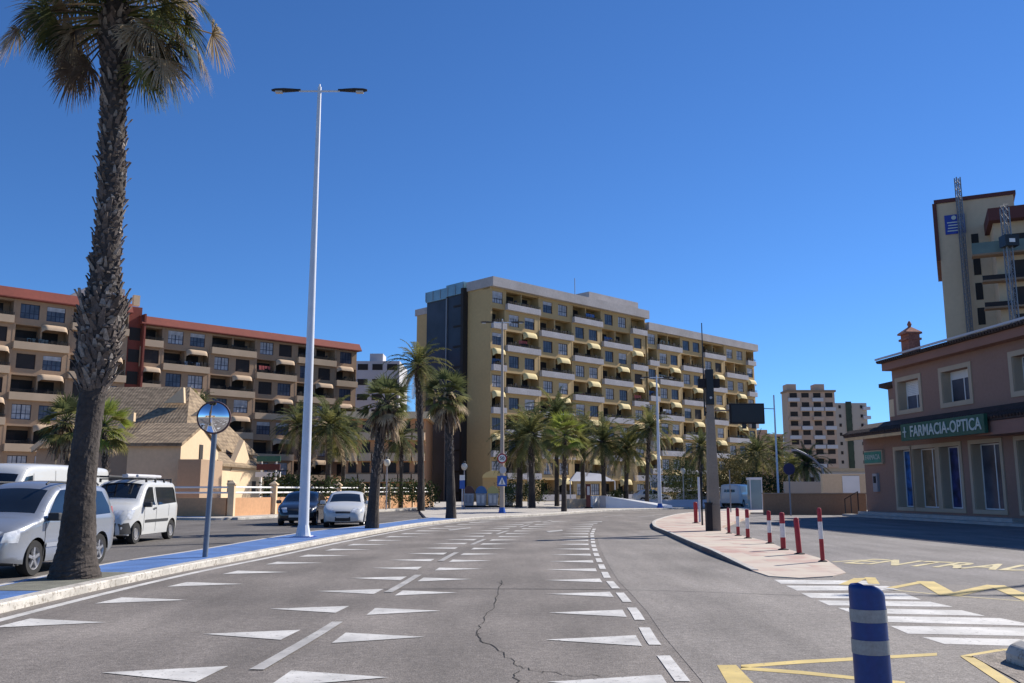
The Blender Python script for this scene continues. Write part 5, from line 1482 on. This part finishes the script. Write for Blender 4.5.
# ------------------------------------------------------------------ bins, signs and bits beyond the bend
def bin_(label, px, Y, lid, w=1.7):
    t = thing('recycling_bin', label, 'recycling bin', (XG(px, Y), Y, .12), 0, 'igloo shaped recycling bins in a row')
    mb = MB(); mb.prism([(-.55*w/1.7*1.3, 0, .12), (.55*w/1.7*1.3, 0, .12), (.50*w, 0, 1.15), (-.50*w, 0, 1.15)], (0, 1.2, 0)); bevel(mb.build('container', M['bin_grey'], t), .06)
    mb = MB(); pr_ = [(-.53*w, 0, 1.15)]+[(-.53*w*math.cos(a), 0, 1.15+.62*math.sin(a)) for a in [PI*i/10 for i in range(1, 10)]]+[(.53*w, 0, 1.15)]
    mb.prism(pr_, (0, 1.24, 0)); mb.build('lid', M[lid], t)
    mb = MB(); 
    for s in (-.33, .05): mb.box(s, -.03, .35, s+.22, -.002, 1.0)
    mb.build('label_panel', M['white_paint'] if lid != 'bin_brown' else M['cargrey'], t)
    mb = MB(); mb.box(-.6, .1, 0, .6, 1.1, .12); mb.build('foot', M['black_matte'], t)
bin_('recycling bin with a dark brown lid, leftmost of the row', 468.5, 77, 'bin_brown', .92)
bin_('recycling bin with a blue lid', 481, 77, 'bin_blue', .92)
bin_('recycling bin with a pale yellow lid', 493, 77, 'bin_yellow', .92)
bin_('recycling bin with a dark green lid, right of the sign pole', 508.5, 78, 'bin_green', .92)
# arched kiosk roof behind the bins
t = thing('kiosk', 'small ochre kiosk with a rounded roof behind the bins', 'kiosk', (XG(493, 88), 88, .12))
mb = MB(); mb.box(-1.0, 0, 0, 1.3, 2, 2.6); mb.build('wall', M['ochre'], t)
mb = MB(); mb.prism([(-1.2*math.cos(a)+.15, -.15, 2.6+.7*math.sin(a)) for a in [PI*i/8 for i in range(9)]], (0, 2.3, 0)); mb.build('roof', M['awn_yellow'], t)
# crossing + speed limit sign
Ys = 57
M['beige_post'] = mat('post_beige', (.40, .34, .28), .6, n1=(1, .08))
lamp('beige street lamp carrying the speed limit and crossing signs', Vector((XG(502, Ys), Ys+.16, .12)), ZY(320, Ys)-.12, 1.1, .95, pm='beige_post')
t = thing('road_sign', 'speed limit 50 sign above a blue pedestrian crossing sign, clamped to the beige lamp', 'road sign', (XG(502, Ys), Ys, .12))
mb = MB(); h = ZY(452, Ys)-.12
for z in (h-.3, h-1.0, h-1.7, h-2.1): mb.box(-.1,-.08,z,.1,.0,z+.05)
mb.build('clamps', M['cargrey'], t)
h = ZY(458.5, Ys)-.12
mb = MB(); mb.lathe([(.001,-.03),(.31,-.03),(.31,0),(.001,0)], 24, (0,-.08,h), 'y'); d_ = mb.build('speed_disc', M['red'], t)
mb = MB(); mb.lathe([(.001,-.012),(.23,-.012),(.23,0),(.001,0)], 24, (0,-.112,h), 'y'); mb.build('disc_face', M['white_paint'], d_)
me = text_mesh('50', .3, .004, .006); me.materials.clear(); me.materials.append(M['black'])
for v in me.vertices: v.co = (v.co.x, -.13-v.co.z, v.co.y)
put('number', me, d_, (0, 0, h))
h2 = ZY(481, Ys)-.12; mb = MB(); mb.box(-.3, -.1, h2-.32, .3, -.07, h2+.32); s_ = mb.build('crossing_board', M['roadblue'], t)
mb = MB(); mb.add([(-.22,-.105,h2-.22),(.22,-.105,h2-.22),(0,-.105,h2+.24)], [(0,1,2)]); mb.build('white_triangle', M['white_paint'], s_)
mb = MB(); mb.box(-.03,-.112,h2-.12,.03,-.107,h2+.03); mb.tube([(-.01,-.11,h2-.12),(-.07,-.11,h2-.2)], .015, 4); mb.tube([(.01,-.11,h2-.12),(.07,-.11,h2-.2)], .015, 4); mb.lathe([(.001,-.11),(.03,-.11),(.03,-.107),(.001,-.107)], 8, (0,0,h2+.07), 'y'); mb.build('walking_figure', M['black'], s_)
h3 = ZY(470, Ys)-.12; mb = MB(); mb.lathe([(.001,-.02),(.22,-.02),(.22,0),(.001,0)], 16, (.05,-.08,h3), 'y'); mb.build('grey_disc', M['far_white'], t)
# info sign on thin post
t = thing('info_sign', 'narrow blue and white sign on a thin post left of the brown bin', 'sign', (XG(462, 70), 70, .12))
h = ZY(475, 70)-.12; mb = MB(); mb.tube([(0,0,0),(0,0,h-.6)], .04, 6); mb.build('post', M['white_post'], t)
mb = MB(); mb.box(-.2,-.06,h-1.05,.2,0,h-.4); mb.build('blue_board', M['roadblue'], t)
mb = MB(); mb.box(-.2,-.06,h-.4,.2,0,h); mb.build('white_board', M['white_paint'], t)
# totems and white ramp
wall_thing('low cream wall beyond the kerb, left of the brown totem', (XG(567, 75), 74), (XG(586, 77), 77), .72, .3, M['cream'], z0=.12)
wall_thing('bright white low wall right of the brown totem', (XG(591, 75), 75), (XG(600, 77), 77), .95, .3, M['white_paint'], z0=.12)
def totem(label, px, Y, h):
    t = thing('totem', label, 'totem', (XG(px, Y), Y, .12))
    mb = MB(); mb.box(-.18,-.12,.1,.18,.12,h); mb.build('panel', M['maroon'], t); mb = MB(); mb.box(-.3,-.2,0,.3,.2,.1); mb.build('foot', M['black_matte'], t)
    mb = MB(); mb.box(-.1,-.13,h*.55,.1,-.121,h*.9); mb.build('notice', M['far_white'], t)
totem('narrow brown information totem before the cream wall', 588.5, 72, 1.9)
t = thing('ramp', 'white concrete ramp block with a grey end face', 'ramp', (XG(602, 75), 75, .12))
mb = MB(); mb.add([(0,-1.1,0),(5.6,-1.1,0),(5.6,1.4,0),(0,1.4,0),(.1,-.7,.95),(1.0,-.7,.85),(5.6,-.7,.22),(.1,1.4,.95),(5.6,1.4,.22)],[(0,1,6,5,4),(4,5,6,8,7),(0,4,7,3),(1,2,8,6),(2,3,7,8),(0,3,2,1)]); mb.build('ramp_body', M['white_paint'], t)
mb = MB(); mb.box(-.3,-1.2,.02,.2,-.9,.98); mb.build('end_face', M['cargrey'], t)
rb = MB(); rb.add([(0,-1,0),(11,-1,0),(11,0,.6),(0,0,.6),(11,.5,.6),(0,.5,.6),(11,.5,0),(0,.5,0)],[(0,1,2,3),(3,2,4,5),(5,4,6,7),(0,3,5,7),(1,6,4,2)])
o = rb.build('low_wall', M['far_white']); o.location = (XG(618, 80), 80, .12); tag(o, 'long low pale wall behind the far lamp post', 'wall')
# white tent canopy
t = thing('canopy', 'white pointed canopy between the palms', 'canopy', (XG(590, 92), 92, .12))
zc = ZY(481, 92)-.12; mb = MB(); mb.add([(-2,0,zc),(2.6,0,zc),(2.6,3,zc),(-2,3,zc),(-1.2,1.5,zc+.95),(1.2,1.5,zc+.75)], [(0,1,5,4),(1,2,5),(2,3,4,5),(3,0,4)]); mb.build('cloth', M['far_white'], t)
mb = MB()
for x in (-1.95, 2.55): mb.tube([(x,.1,0),(x,.1,zc)], .05, 6)
mb.build('posts', M['white_post'], t)
t = thing('canopy', 'white shop canopy right of the far lamp post', 'canopy', (XG(667, 100), 100, .12))
zc = ZY(481, 100)-.12; mb = MB(); mb.prism([(-1.8,0,zc),(2.2,0,zc),(2.2,0,zc+.5),(-1.8,0,zc+.7)], (0,3,0)); mb.build('cloth', M['far_white'], t)
mb = MB()
for x in (-1.7, 2.1): mb.tube([(x,.2,0),(x,.2,zc)], .05, 6)
mb.build('posts', M['white_post'], t)
# glass booth beside the van
t = thing('glass_booth', 'tall glass booth right of the small white delivery van', 'booth', (XG(757, 68), 68, .1))
mb = MB(); mb.box(-.42,0,.05,.42,.9,2.2); mb.build('glass_panel', M['pale_glass'], t)
mb = MB(); mb.box(-.47,-.05,2.2,.47,.95,2.38); mb.box(-.47,-.05,0,.47,.95,.05)
for x in (-.46,.40): mb.box(x,-.04,.05,x+.06,.02,2.2)
mb.build('frame', M['white_post'], t)

# ------------------------------------------------------------------ cars
def dist_seg(p, a, b):
    ab = b-a; t = max(0, min(1, (p-a).dot(ab)/max(ab.length_squared, 1e-9))); return (p-(a+ab*t)).length
def wheel(parent, x, y, r, side, w=.2, alloy=True):
    t = bpy.data.objects.new('wheel', None); COL.objects.link(t); t.parent = parent; t.location = (x, y, r); t.rotation_euler = (0, 0, 0 if side > 0 else PI)
    mb = MB(); mb.lathe([(r*.62, -w/2+.02), (r*.93, -w/2), (r, -w/2+.03), (r, w/2-.03), (r*.95, w/2), (r*.64, w/2-.01), (r*.6, w/2-.05)], 28, axis='y', cap=False); mb.build('tyre', M['tyre'], t, smooth=True)
    mb = MB(); mb.lathe([(r*.64, w/2-.005), (r*.60, w/2-.02), (r*.57, w/2-.07), (r*.1, w/2-.08), (.005, w/2-.08)], 28, axis='y', cap=False); rimb = mb
    if alloy:
        for k in range(5):
            a = 2*PI*k/5+.3; ca, sa = math.cos(a), math.sin(a)
            T = Matrix(((ca, 0, -sa, 0), (0, 1, 0, 0), (sa, 0, ca, 0), (0, 0, 0, 1)))
            mb.box(r*.08, w/2-.06, -r*.085, r*.6, w/2-.012, r*.085, T)
        mb.lathe([(r*.14, w/2-.07), (r*.14, w/2-.005), (.004, w/2)], 12, axis='y')
        dk = MB(); dk.lathe([(r*.58, w/2-.075), (.005, w/2-.074)], 24, axis='y', cap=False); dk.build('brake', M['plastic'], t)
    else:
        mb.lathe([(r*.5, w/2-.06), (r*.42, w/2-.01), (r*.2, w/2-.03), (.004, w/2-.02)], 20, axis='y')
    mb.build('rim', M['rim'] if alloy else mat('steel_wheel', (.28,.28,.29), .5, metal=.5), t, smooth=True)

def car(name, label, cat, upper, zb, wheels, r, hw, belt, tumble, paint, wins, wind, rearwin, extras, loc, rz, alloy=True, crown=.05, edge=.13, plan=.25, group=None):
    """upper: outline (x,z) from rear bottom over the roof to front bottom, +x is forward"""
    t = thing(name, label, cat, loc, rz, group)
    up = [Vector(p) for p in upper]
    # soften outline
    def dens(pl, s=.09):
        out = []
        for i in range(len(pl)-1):
            n = max(1, int((pl[i+1]-pl[i]).length/s))
            for k in range(n): out.append(pl[i].lerp(pl[i+1], k/n))
        out.append(pl[-1]); return out
    def chaikin(pl, it=2):
        for _ in range(it):
            q = [pl[0]]
            for i in range(len(pl)-1): q += [pl[i].lerp(pl[i+1], .22), pl[i].lerp(pl[i+1], .78)]
            q.append(pl[-1]); pl = q
        return pl
    top = dens(chaikin(up))
    xf, xr = up[-1].x, up[0].x; xmin = min(p.x for p in up); xmax = max(p.x for p in up)
    low = []
    for wx in sorted(wheels, reverse=True):
        ra = r+.055
        a0 = math.asin(max(-1, min(1, (zb-r)/ra)))
        low += [Vector((wx+ra*math.cos(a), r+ra*math.sin(a))) for a in [lerp(a0, PI-a0, i/14) for i in range(15)]]
    outline = top+dens(low, .15) if False else top+low
    def Wf(x, z, edge_on=True):
        w = hw
        # plan taper at both ends
        k = (x-xmin)/(xmax-xmin)
        e1 = max(0, (x-(xmax-.75))/.75); e0 = max(0, ((xmin+.5)-x)/.5)
        w -= plan*e1**2.2 + plan*.45*e0**2.2
        if z > belt: w -= tumble*(z-belt)+.03*(1-math.exp(-(z-belt)*20))
        else: w -= .06*((belt-z)/belt)**2 + .025*math.exp(-((z-.28)/.1)**2)*0
        p = Vector((x, z)); dmin = min(dist_seg(p, top[i], top[i+1]) for i in range(0, len(top)-1))
        if dmin < edge: q = 1-dmin/edge; w -= edge*.8*(1-math.sqrt(max(0, 1-q*q)))
        return max(w, .05)
    # side triangulation
    pts = list(outline); n0 = len(pts)
    def inside(p, poly):
        c = False; j = len(poly)-1
        for i in range(len(poly)):
            if (poly[i].y > p.y) != (poly[j].y > p.y) and p.x < (poly[j].x-poly[i].x)*(p.y-poly[i].y)/(poly[j].y-poly[i].y)+poly[i].x: c = not c
            j = i
        return c
    gx = xmin+.05
    while gx < xmax:
        gz = zb+.03
        while gz < 2.6:
            p = Vector((gx, gz))
            if inside(p, outline) and min(dist_seg(p, outline[i], outline[(i+1) % n0]) for i in range(n0)) > .025: pts.append(p)
            gz += .06
        gx += .08
    # extra rows near the edge for the rounding
    for off in (.03, .075):
        for i in range(1, len(top)-1):
            tn = (top[i+1]-top[i-1]).normalized(); nn = Vector((tn.y, -tn.x)); p = top[i]+nn*off
            if inside(p, outline): pts.append(p)
    v, e, f, *_ = delaunay_2d_cdt([Vector((p.x, p.y)) for p in pts], [(i, (i+1) % n0) for i in range(n0)], [], 1, 1e-4)
    f = [tuple(x) for x in f]
    B = MB(); Wc = [Wf(p.x, p.y) for p in v]
    B.add([(p.x, w, p.y) for p, w in zip(v, Wc)], f); B.add([(p.x, -w, p.y) for p, w in zip(v, Wc)], [x[::-1] for x in f])
    NS = 10
    def strip(mb, line, inset=1.0, off=0.0, lo=-1, hi=1, ns=NS):
        vs = []; fs = []
        for i, p in enumerate(line):
            tn = (line[min(i+1, len(line)-1)]-line[max(i-1, 0)]).normalized(); nn = Vector((-tn.y, tn.x))
            if nn.y < -.2 and abs(nn.x) < .3: nn = -nn
            w = Wf(p.x, p.y)*inset
            for k in range(ns+1):
                s = lerp(lo, hi, k/ns); c = (crown*(1-s*s)**.8 if abs(s) < 1 else 0)+off
                vs.append((p.x+nn.x*c, s*w, p.y+nn.y*c))
        for i in range(len(line)-1):
            for k in range(ns): fs.append((i*(ns+1)+k, i*(ns+1)+k+1, (i+1)*(ns+1)+k+1, (i+1)*(ns+1)+k))
        mb.add(vs, fs)
    strip(B, top)
    strip2 = [Vector((xf, zb)), Vector((xr, zb))]
    bodyo = B.build('body', paint, t, smooth=True)
    bm = bmesh.new(); bm.from_mesh(bodyo.data); bmesh.ops.remove_doubles(bm, verts=bm.verts, dist=.003); bmesh.ops.recalc_face_normals(bm, faces=bm.faces); bm.to_mesh(bodyo.data); bm.free()
    # dark underbody
    ub_ = MB(); ub_.box(xmin+.35, -hw+.12, zb-.02, xmax-.35, hw-.12, zb+.30); ub_.build('underbody', M['plastic'], t)
    def side_patch(nm, poly, m, off=.006, both=True, parent=None, sides=(1, -1)):
        P = [Vector(p) for p in poly]; 
        if len(P) > 3: P = dens(P+[P[0]], .1)[:-1]
        extra = []; x = min(p.x for p in P)+.04
        while x < max(p.x for p in P):
            z = min(p.y for p in P)+.03
            while z < max(p.y for p in P):
                q = Vector((x, z))
                if inside(q, P) and min(dist_seg(q, P[i], P[(i+1) % len(P)]) for i in range(len(P))) > .02: extra.append(q)
                z += .07
            x += .1
        vv, ee, ff, *_ = delaunay_2d_cdt(P+extra, [(i, (i+1) % len(P)) for i in range(len(P))], [], 1, 1e-4)
        for sd in sides:
            mb = MB(); mb.add([(p.x, sd*(Wf(p.x, p.y)+off), p.y) for p in vv], [tuple(x) for x in ff]); mb.build(nm, m, parent or t, smooth='all')
    for poly in wins: side_patch('side_window', poly, M['glass'])
    def sub(line, za, zc_, front):
        return [p for p in line if min(za, zc_) <= p.y <= max(za, zc_) and ((p.x > (xmin+xmax)/2) == front)]
    if wind: mb = MB(); strip(mb, sub(top, *wind, True), .93, .008); mb.build('windscreen', M['glass'], t, smooth='all')
    if rearwin: mb = MB(); strip(mb, sub(top, *rearwin, False), .86, .008); mb.build('rear_window', M['glass'], t, smooth='all')
    for wx in wheels:
        for sd in (1, -1): wheel(t, wx, sd*(hw-.13), r, sd, alloy=alloy)
    api = dict(t=t, strip=strip, top=top, side=side_patch, W=Wf, sub=sub, xmin=xmin, xmax=xmax)
    extras(api)
    return t
def front_bits(api, hl_z, grille_z, plate_z, xm, hl_w=.55, low=(.25,.42)):
    t, top, strip = api['t'], api['top'], api['strip']
    def fr(z0, z1): return [p for p in top if z0-.03 <= p.y <= z1+.03 and p.x > xm]
    for s in (-1, 1):
        mb = MB(); lo, hi = sorted((s*.62, s*.985)); strip(mb, fr(*hl_z), 1, .010, lo, hi, 4); mb.build('headlight', M['lightglass'], t, smooth='all')
    mb = MB(); strip(mb, fr(*grille_z), 1, .012, -.55, .55, 8); mb.build('grille', M['plastic'], t, smooth='all')
    mb = MB(); strip(mb, fr(*low), 1, .010, -.62, .62, 8); mb.build('lower_grille', M['plastic'], t, smooth='all')
    x = max(p.x for p in top if plate_z-.1 < p.y < plate_z+.1)
    mb = MB(); mb.box(x+.055, -.26, plate_z-.055, x+.075, .26, plate_z+.055); mb.build('number_plate', M['plate'], t)
def mirrors(api, x, z, m):
    for s in (-1, 1):
        w = api['W'](x, z); mb = MB(); mb.box(x-.06, s*w if s > 0 else -w-.22, z, x+.08, w+.22 if s > 0 else -w, z+.15); bevel(mb.build('wing_mirror', m, api['t']), .03, 3)
def side_line(api, pts, name='door_seam', w=.018, m=None):
    for i in range(len(pts)-1):
        a, b = Vector(pts[i]), Vector(pts[i+1]); tn = (b-a).normalized(); n = Vector((-tn.y, tn.x))*w/2
        api['side'](name, [a-n, b-n, b+n, a+n], m or M['plastic'], .004)

# silver people carrier
def ex1(api):
    t = api['t']
    front_bits(api, (.62, .80), (.62, .74), .48, 1.6)
    mirrors(api, .95, .98, M['plastic'])
    api['side']('headlight', [(1.85,.62),(2.12,.63),(2.08,.80),(1.80,.86)], M['lightglass'], .008)
    api['side']('tail_light', [(-2.12,.85),(-2.02,.85),(-1.98,1.2),(-2.06,1.2)], M['red'], .008)
    side_line(api, [(1.02,.35),(1.05,.95)]); side_line(api, [(.0,.30),(.02,1.5)]); side_line(api, [(-.95,.95),(-.85,.62)]) 
    api['side']('side_moulding', [(-.85,.50),(.98,.50),(.98,.58),(-.85,.58)], mat('moulding_grey', (.30,.32,.36), .4), .018)
    for x in (.15, -.85): api['side']('door_handle', [(x,.86),(x+.18,.86),(x+.18,.90),(x,.90)], M['silver'], .03)
    for s in (-1, 1):
        mb = MB(); mb.tube([(.6, s*.58, 1.66), (.5, s*.58, 1.70), (-1.5, s*.58, 1.70), (-1.6, s*.58, 1.66)], .02, 6); mb.build('roof_rail', M['plastic'], t)
carA = car('parked_car', 'silver people carrier partly hidden behind the big palm trunk', 'car',
    [(-2.12,.30),(-2.17,.55),(-2.13,.80),(-2.05,1.05),(-1.88,1.50),(-1.72,1.64),(-1.0,1.69),(-.1,1.69),(.35,1.62),(.75,1.38),(1.15,1.06),(1.55,.98),(1.95,.86),(2.12,.72),(2.2,.50),(2.17,.28)],
    .24, [1.30, -1.32], .32, .865, 1.0, .24, M['silver'],
    [[(.92,1.06),(.50,1.42),(.28,1.55),(.08,1.56),(.05,1.03)], [(-.03,1.03),(-.0,1.56),(-.75,1.57),(-.90,1.04)], [(-1.0,1.04),(-.86,1.56),(-1.50,1.52),(-1.72,1.22),(-1.72,1.06)]],
    (1.10, 1.58), (1.12, 1.55), ex1, Vector((G(27,577).x-.80, (G(27,577).y+G(103,564).y)/2, 0)), -PI/2)
# small white van
def ex2(api):
    t = api['t']
    front_bits(api, (.72, .95), (.62, .72), .50, 1.5)
    mb = MB(); api['strip'](mb, [p for p in api['top'] if p.y < .62 and p.x > 1.5], 1, .014); mb.build('front_bumper', M['plastic'], t, smooth='all')
    api['side']('bumper_corner', [(1.62,.3),(1.95,.3),(2.0,.6),(1.75,.62),(1.68,.5)], M['plastic'], .012)
    mirrors(api, .92, 1.05, M['plastic'])
    api['side']('side_moulding', [(-.98,.60),(.80,.60),(.80,.68),(-.98,.68)], M['plastic'], .016)
    side_line(api, [(.88,.35),(.9,1.05)]); side_line(api, [(-.02,.32),(-.0,1.62)]); side_line(api, [(-1.0,.75),(-1.02,1.6)])
    api['side']('door_handle', [(.08,.98),(.26,.98),(.26,1.03),(.08,1.03)], M['plastic'], .03)
    api['side']('headlight', [(1.65,.72),(1.88,.72),(1.72,.98),(1.52,1.0)], M['lightglass'], .008)
    mb = MB()
    for x in (-1.5,-.9,-.2,.5): mb.box(x-.03,-.72,1.86,x+.03,.72,1.90); mb.box(x-.03,-.72,1.78,x+.03,-.67,1.86); mb.box(x-.03,.67,1.78,x+.03,.72,1.86)
    for y in (-.6, -.25): mb.tube([(-1.9,y,1.95),(1.0,y,1.95)], .035, 6)
    for i in range(9): mb.tube([(-1.8+i*.33,-.6,1.95),(-1.8+i*.33,-.25,1.95)], .02, 5)
    mb.build('roof_rack', M['plastic'], t)
    mb = MB(); mb.tube([(-1.3,.25,1.97),(.9,.25,1.97)], .06, 8); mb.tube([(-1.2,.45,1.97),(.6,.45,1.97)], .045, 8); mb.box(-.6,.0,1.92,.6,.12,2.02); mb.build('rack_load', M['far_white'], t)
carB = car('parked_van', 'small white van with a loaded roof rack, parked behind the silver people carrier', 'van',
    [(-1.98,.32),(-2.02,.6),(-2.0,1.1),(-1.93,1.65),(-1.82,1.80),(-1.0,1.84),(.2,1.83),(.55,1.72),(1.0,1.35),(1.18,1.18),(1.6,1.06),(1.85,.90),(1.98,.70),(2.02,.45),(1.98,.28)],
    .25, [1.32, -1.36], .31, .865, 1.1, .17, M['carwhite'],
    [[(.98,1.16),(.58,1.55),(.42,1.64),(.12,1.64),(.10,1.10)], [(-.10,1.10),(-.08,1.64),(-1.55,1.64),(-1.66,1.55),(-1.70,1.16)]],
    (1.24, 1.74), (1.1, 1.6), ex2, Vector((G(133,544.3).x-.8, (G(133,544.3).y+G(173.5,539).y)/2, 0)), -PI/2, alloy=False)
hatch = [(-2.05,.32),(-2.10,.55),(-2.05,.85),(-1.92,1.0),(-1.55,1.30),(-1.3,1.41),(-.5,1.47),(.1,1.45),(.5,1.30),(1.02,.98),(1.55,.88),(1.9,.74),(2.06,.58),(2.10,.42),(2.05,.26)]
hwins = [[(.85,1.0),(.42,1.26),(.15,1.36),(-.12,1.37),(-.14,.95)], [(-.22,.95),(-.20,1.37),(-.95,1.36),(-1.25,1.22),(-1.30,1.02)]]
def ex3(api):
    front_bits(api, (.60, .76), (.56, .62), .46, 1.6, low=(.30,.42))
    mirrors(api, .82, .95, M['carwhite'])
    api['side']('headlight', [(1.7,.62),(1.98,.60),(1.86,.74),(1.55,.84)], M['lightglass'], .008)
    side_line(api, [(.80,.32),(.85,.95)]); side_line(api, [(-.18,.3),(-.18,.95)])
    for x in (-.05,-.95): api['side']('door_handle', [(x,.84),(x+.17,.84),(x+.17,.87),(x,.87)], M['carwhite'], .025)
def ex4(api):
    front_bits(api, (.58, .74), (.52, .68), .42, 1.6, low=(.28,.40))
    mirrors(api, .82, .95, M['carblack'])
    api['side']('headlight', [(1.7,.60),(1.98,.58),(1.86,.74),(1.55,.82)], M['lightglass'], .008)
car('parked_car', 'white hatchback facing the camera, half behind a palm trunk beyond the tall lamp', 'car', hatch, .22, [1.28,-1.32], .31, .87, .93, .30, M['carwhite'], hwins, (1.03, 1.38), (1.02, 1.34), ex3, Vector((-7.25, 40.2, 0)), -PI/2+.10)
car('parked_car', 'black car behind the tall white lamp post, left of the white hatchback', 'car', hatch, .22, [1.28,-1.32], .31, .87, .93, .30, M['carblack'], hwins, (1.03, 1.38), (1.02, 1.34), ex4, Vector((-9.65, 42.3, 0)), -PI/2+.06)
# long white van behind
def ex5(api):
    front_bits(api, (.8, 1.0), (.6, .78), .5, 2.4)
    side_line(api, [(1.5,.4),(1.5,2.0)]); side_line(api, [(.3,.4),(.3,2.1)])
car('parked_van', 'long plain white van behind the silver people carrier, only its roof showing', 'van',
    [(-3.4,.35),(-3.42,1.0),(-3.4,2.1),(-3.3,2.26),(0,2.27),(1.5,2.24),(1.9,2.1),(2.5,1.3),(3.1,1.1),(3.3,.8),(3.3,.3)], .28, [2.4,-2.1], .34, .98, 1.3, .06, M['carwhite'],
    [[(2.35,1.35),(1.9,1.9),(1.55,1.95),(1.55,1.3)]], (1.36, 2.0), None, ex5, Vector((-14.1, 26.6, 0)), -PI/2, alloy=False)
def ex6(api):
    side_line(api, [(.6,.4),(.6,1.75)])
    front_bits(api, (.7, .9), (.55, .65), .5, 1.9)
car('parked_van', 'small white delivery van parked beyond the concrete pole, rear in shade', 'van',
    [(-2.3,.35),(-2.35,1.0),(-2.3,1.75),(-2.2,1.9),(0,1.93),(.8,1.9),(1.2,1.5),(1.5,1.15),(2.1,1.0),(2.3,.7),(2.3,.3)], .26, [1.5,-1.4], .32, .93, 1.1, .1, M['carwhite'],
    [[(1.3,1.2),(.95,1.65),(.7,1.68),(.7,1.15)]], (1.22, 1.8), (1.1, 1.6), ex6, Vector((XG(738, 80), 80, .1)), math.radians(60), alloy=False)
# small far cars
def ex7(api): pass
for i, (px, Y, lab, pm) in enumerate(((697, 98, 'distant pale car in the shade beyond the far pavement, left of the concrete pole', 'cargrey'), (652, 100, 'distant white car partly behind the far lamp post', 'carwhite'))):
    car('parked_car', lab, 'car', hatch, .22, [1.28,-1.32], .31, .87, .93, .30, M[pm], hwins, (1.03, 1.38), (1.02, 1.34), ex7, Vector((XG(px, Y), Y, .12)), .2, group='distant parked cars')

# what the round mirror reflects
hb = thing('house', 'low sandy building seen only in the round traffic mirror', 'building', (-38, -52, 0))
mb = MB(); mb.box(0, 0, 0, 46, 8, 7.5); mb.build('wall', M['cream'], hb)
mb = MB(); mb.box(-.5, -.5, 7.5, 46.5, 8.5, 8.1); mb.build('roof', M['brown_wall'], hb)
for i in range(9):
    mb = MB(); mb.box(2+i*5, 8.01, 1.2, 4.2+i*5, 8.06, 3.4); mb.build('window', M['dark'], hb)
for i, (bx_, wd_) in enumerate(((-30, 9), (-16, 11), (2, 8))):
    b_ = bush('dark tree mass seen only in the round traffic mirror', 512, 10, wd_, 7, 60+i, n=700, group='trees in the mirror'); b_.location = (bx_, -40, 0)
# ------------------------------------------------------------------ light
w = bpy.data.worlds.new('World'); scene.world = w; w.use_nodes = True
nt = w.node_tree; bg = nt.nodes['Background']
sky = nt.nodes.new('ShaderNodeTexSky'); sky.sky_type = 'NISHITA'; sky.sun_disc = False
EL, AZ = math.radians(37), math.radians(55)      # azimuth measured from +Y towards +X
sky.sun_elevation = EL; sky.sun_rotation = AZ; sky.altitude = 0; sky.air_density = .8; sky.dust_density = 0; sky.ozone_density = 4.0
tint = nt.nodes.new('ShaderNodeVectorMath'); tint.operation = 'MULTIPLY'; tint.inputs[1].default_value = (.455, .745, 1.07)
nt.links.new(sky.outputs[0], tint.inputs[0]); nt.links.new(tint.outputs[0], bg.inputs['Color']); bg.inputs['Strength'].default_value = .091
sd = bpy.data.lights.new('sun', 'SUN'); sd.energy = 5.0; sd.angle = math.radians(.53); sd.color = (1, .93, .84)
so_ = bpy.data.objects.new('sun', sd); COL.objects.link(so_)
dirv = Vector((math.sin(AZ)*math.cos(EL), math.cos(AZ)*math.cos(EL), math.sin(EL)))
so_.rotation_euler = dirv.to_track_quat('Z', 'Y').to_euler()
scene.view_settings.view_transform = 'Standard'; scene.view_settings.look = 'None'; scene.view_settings.exposure = .5; scene.view_settings.gamma = 1
scene.render.engine = 'CYCLES'
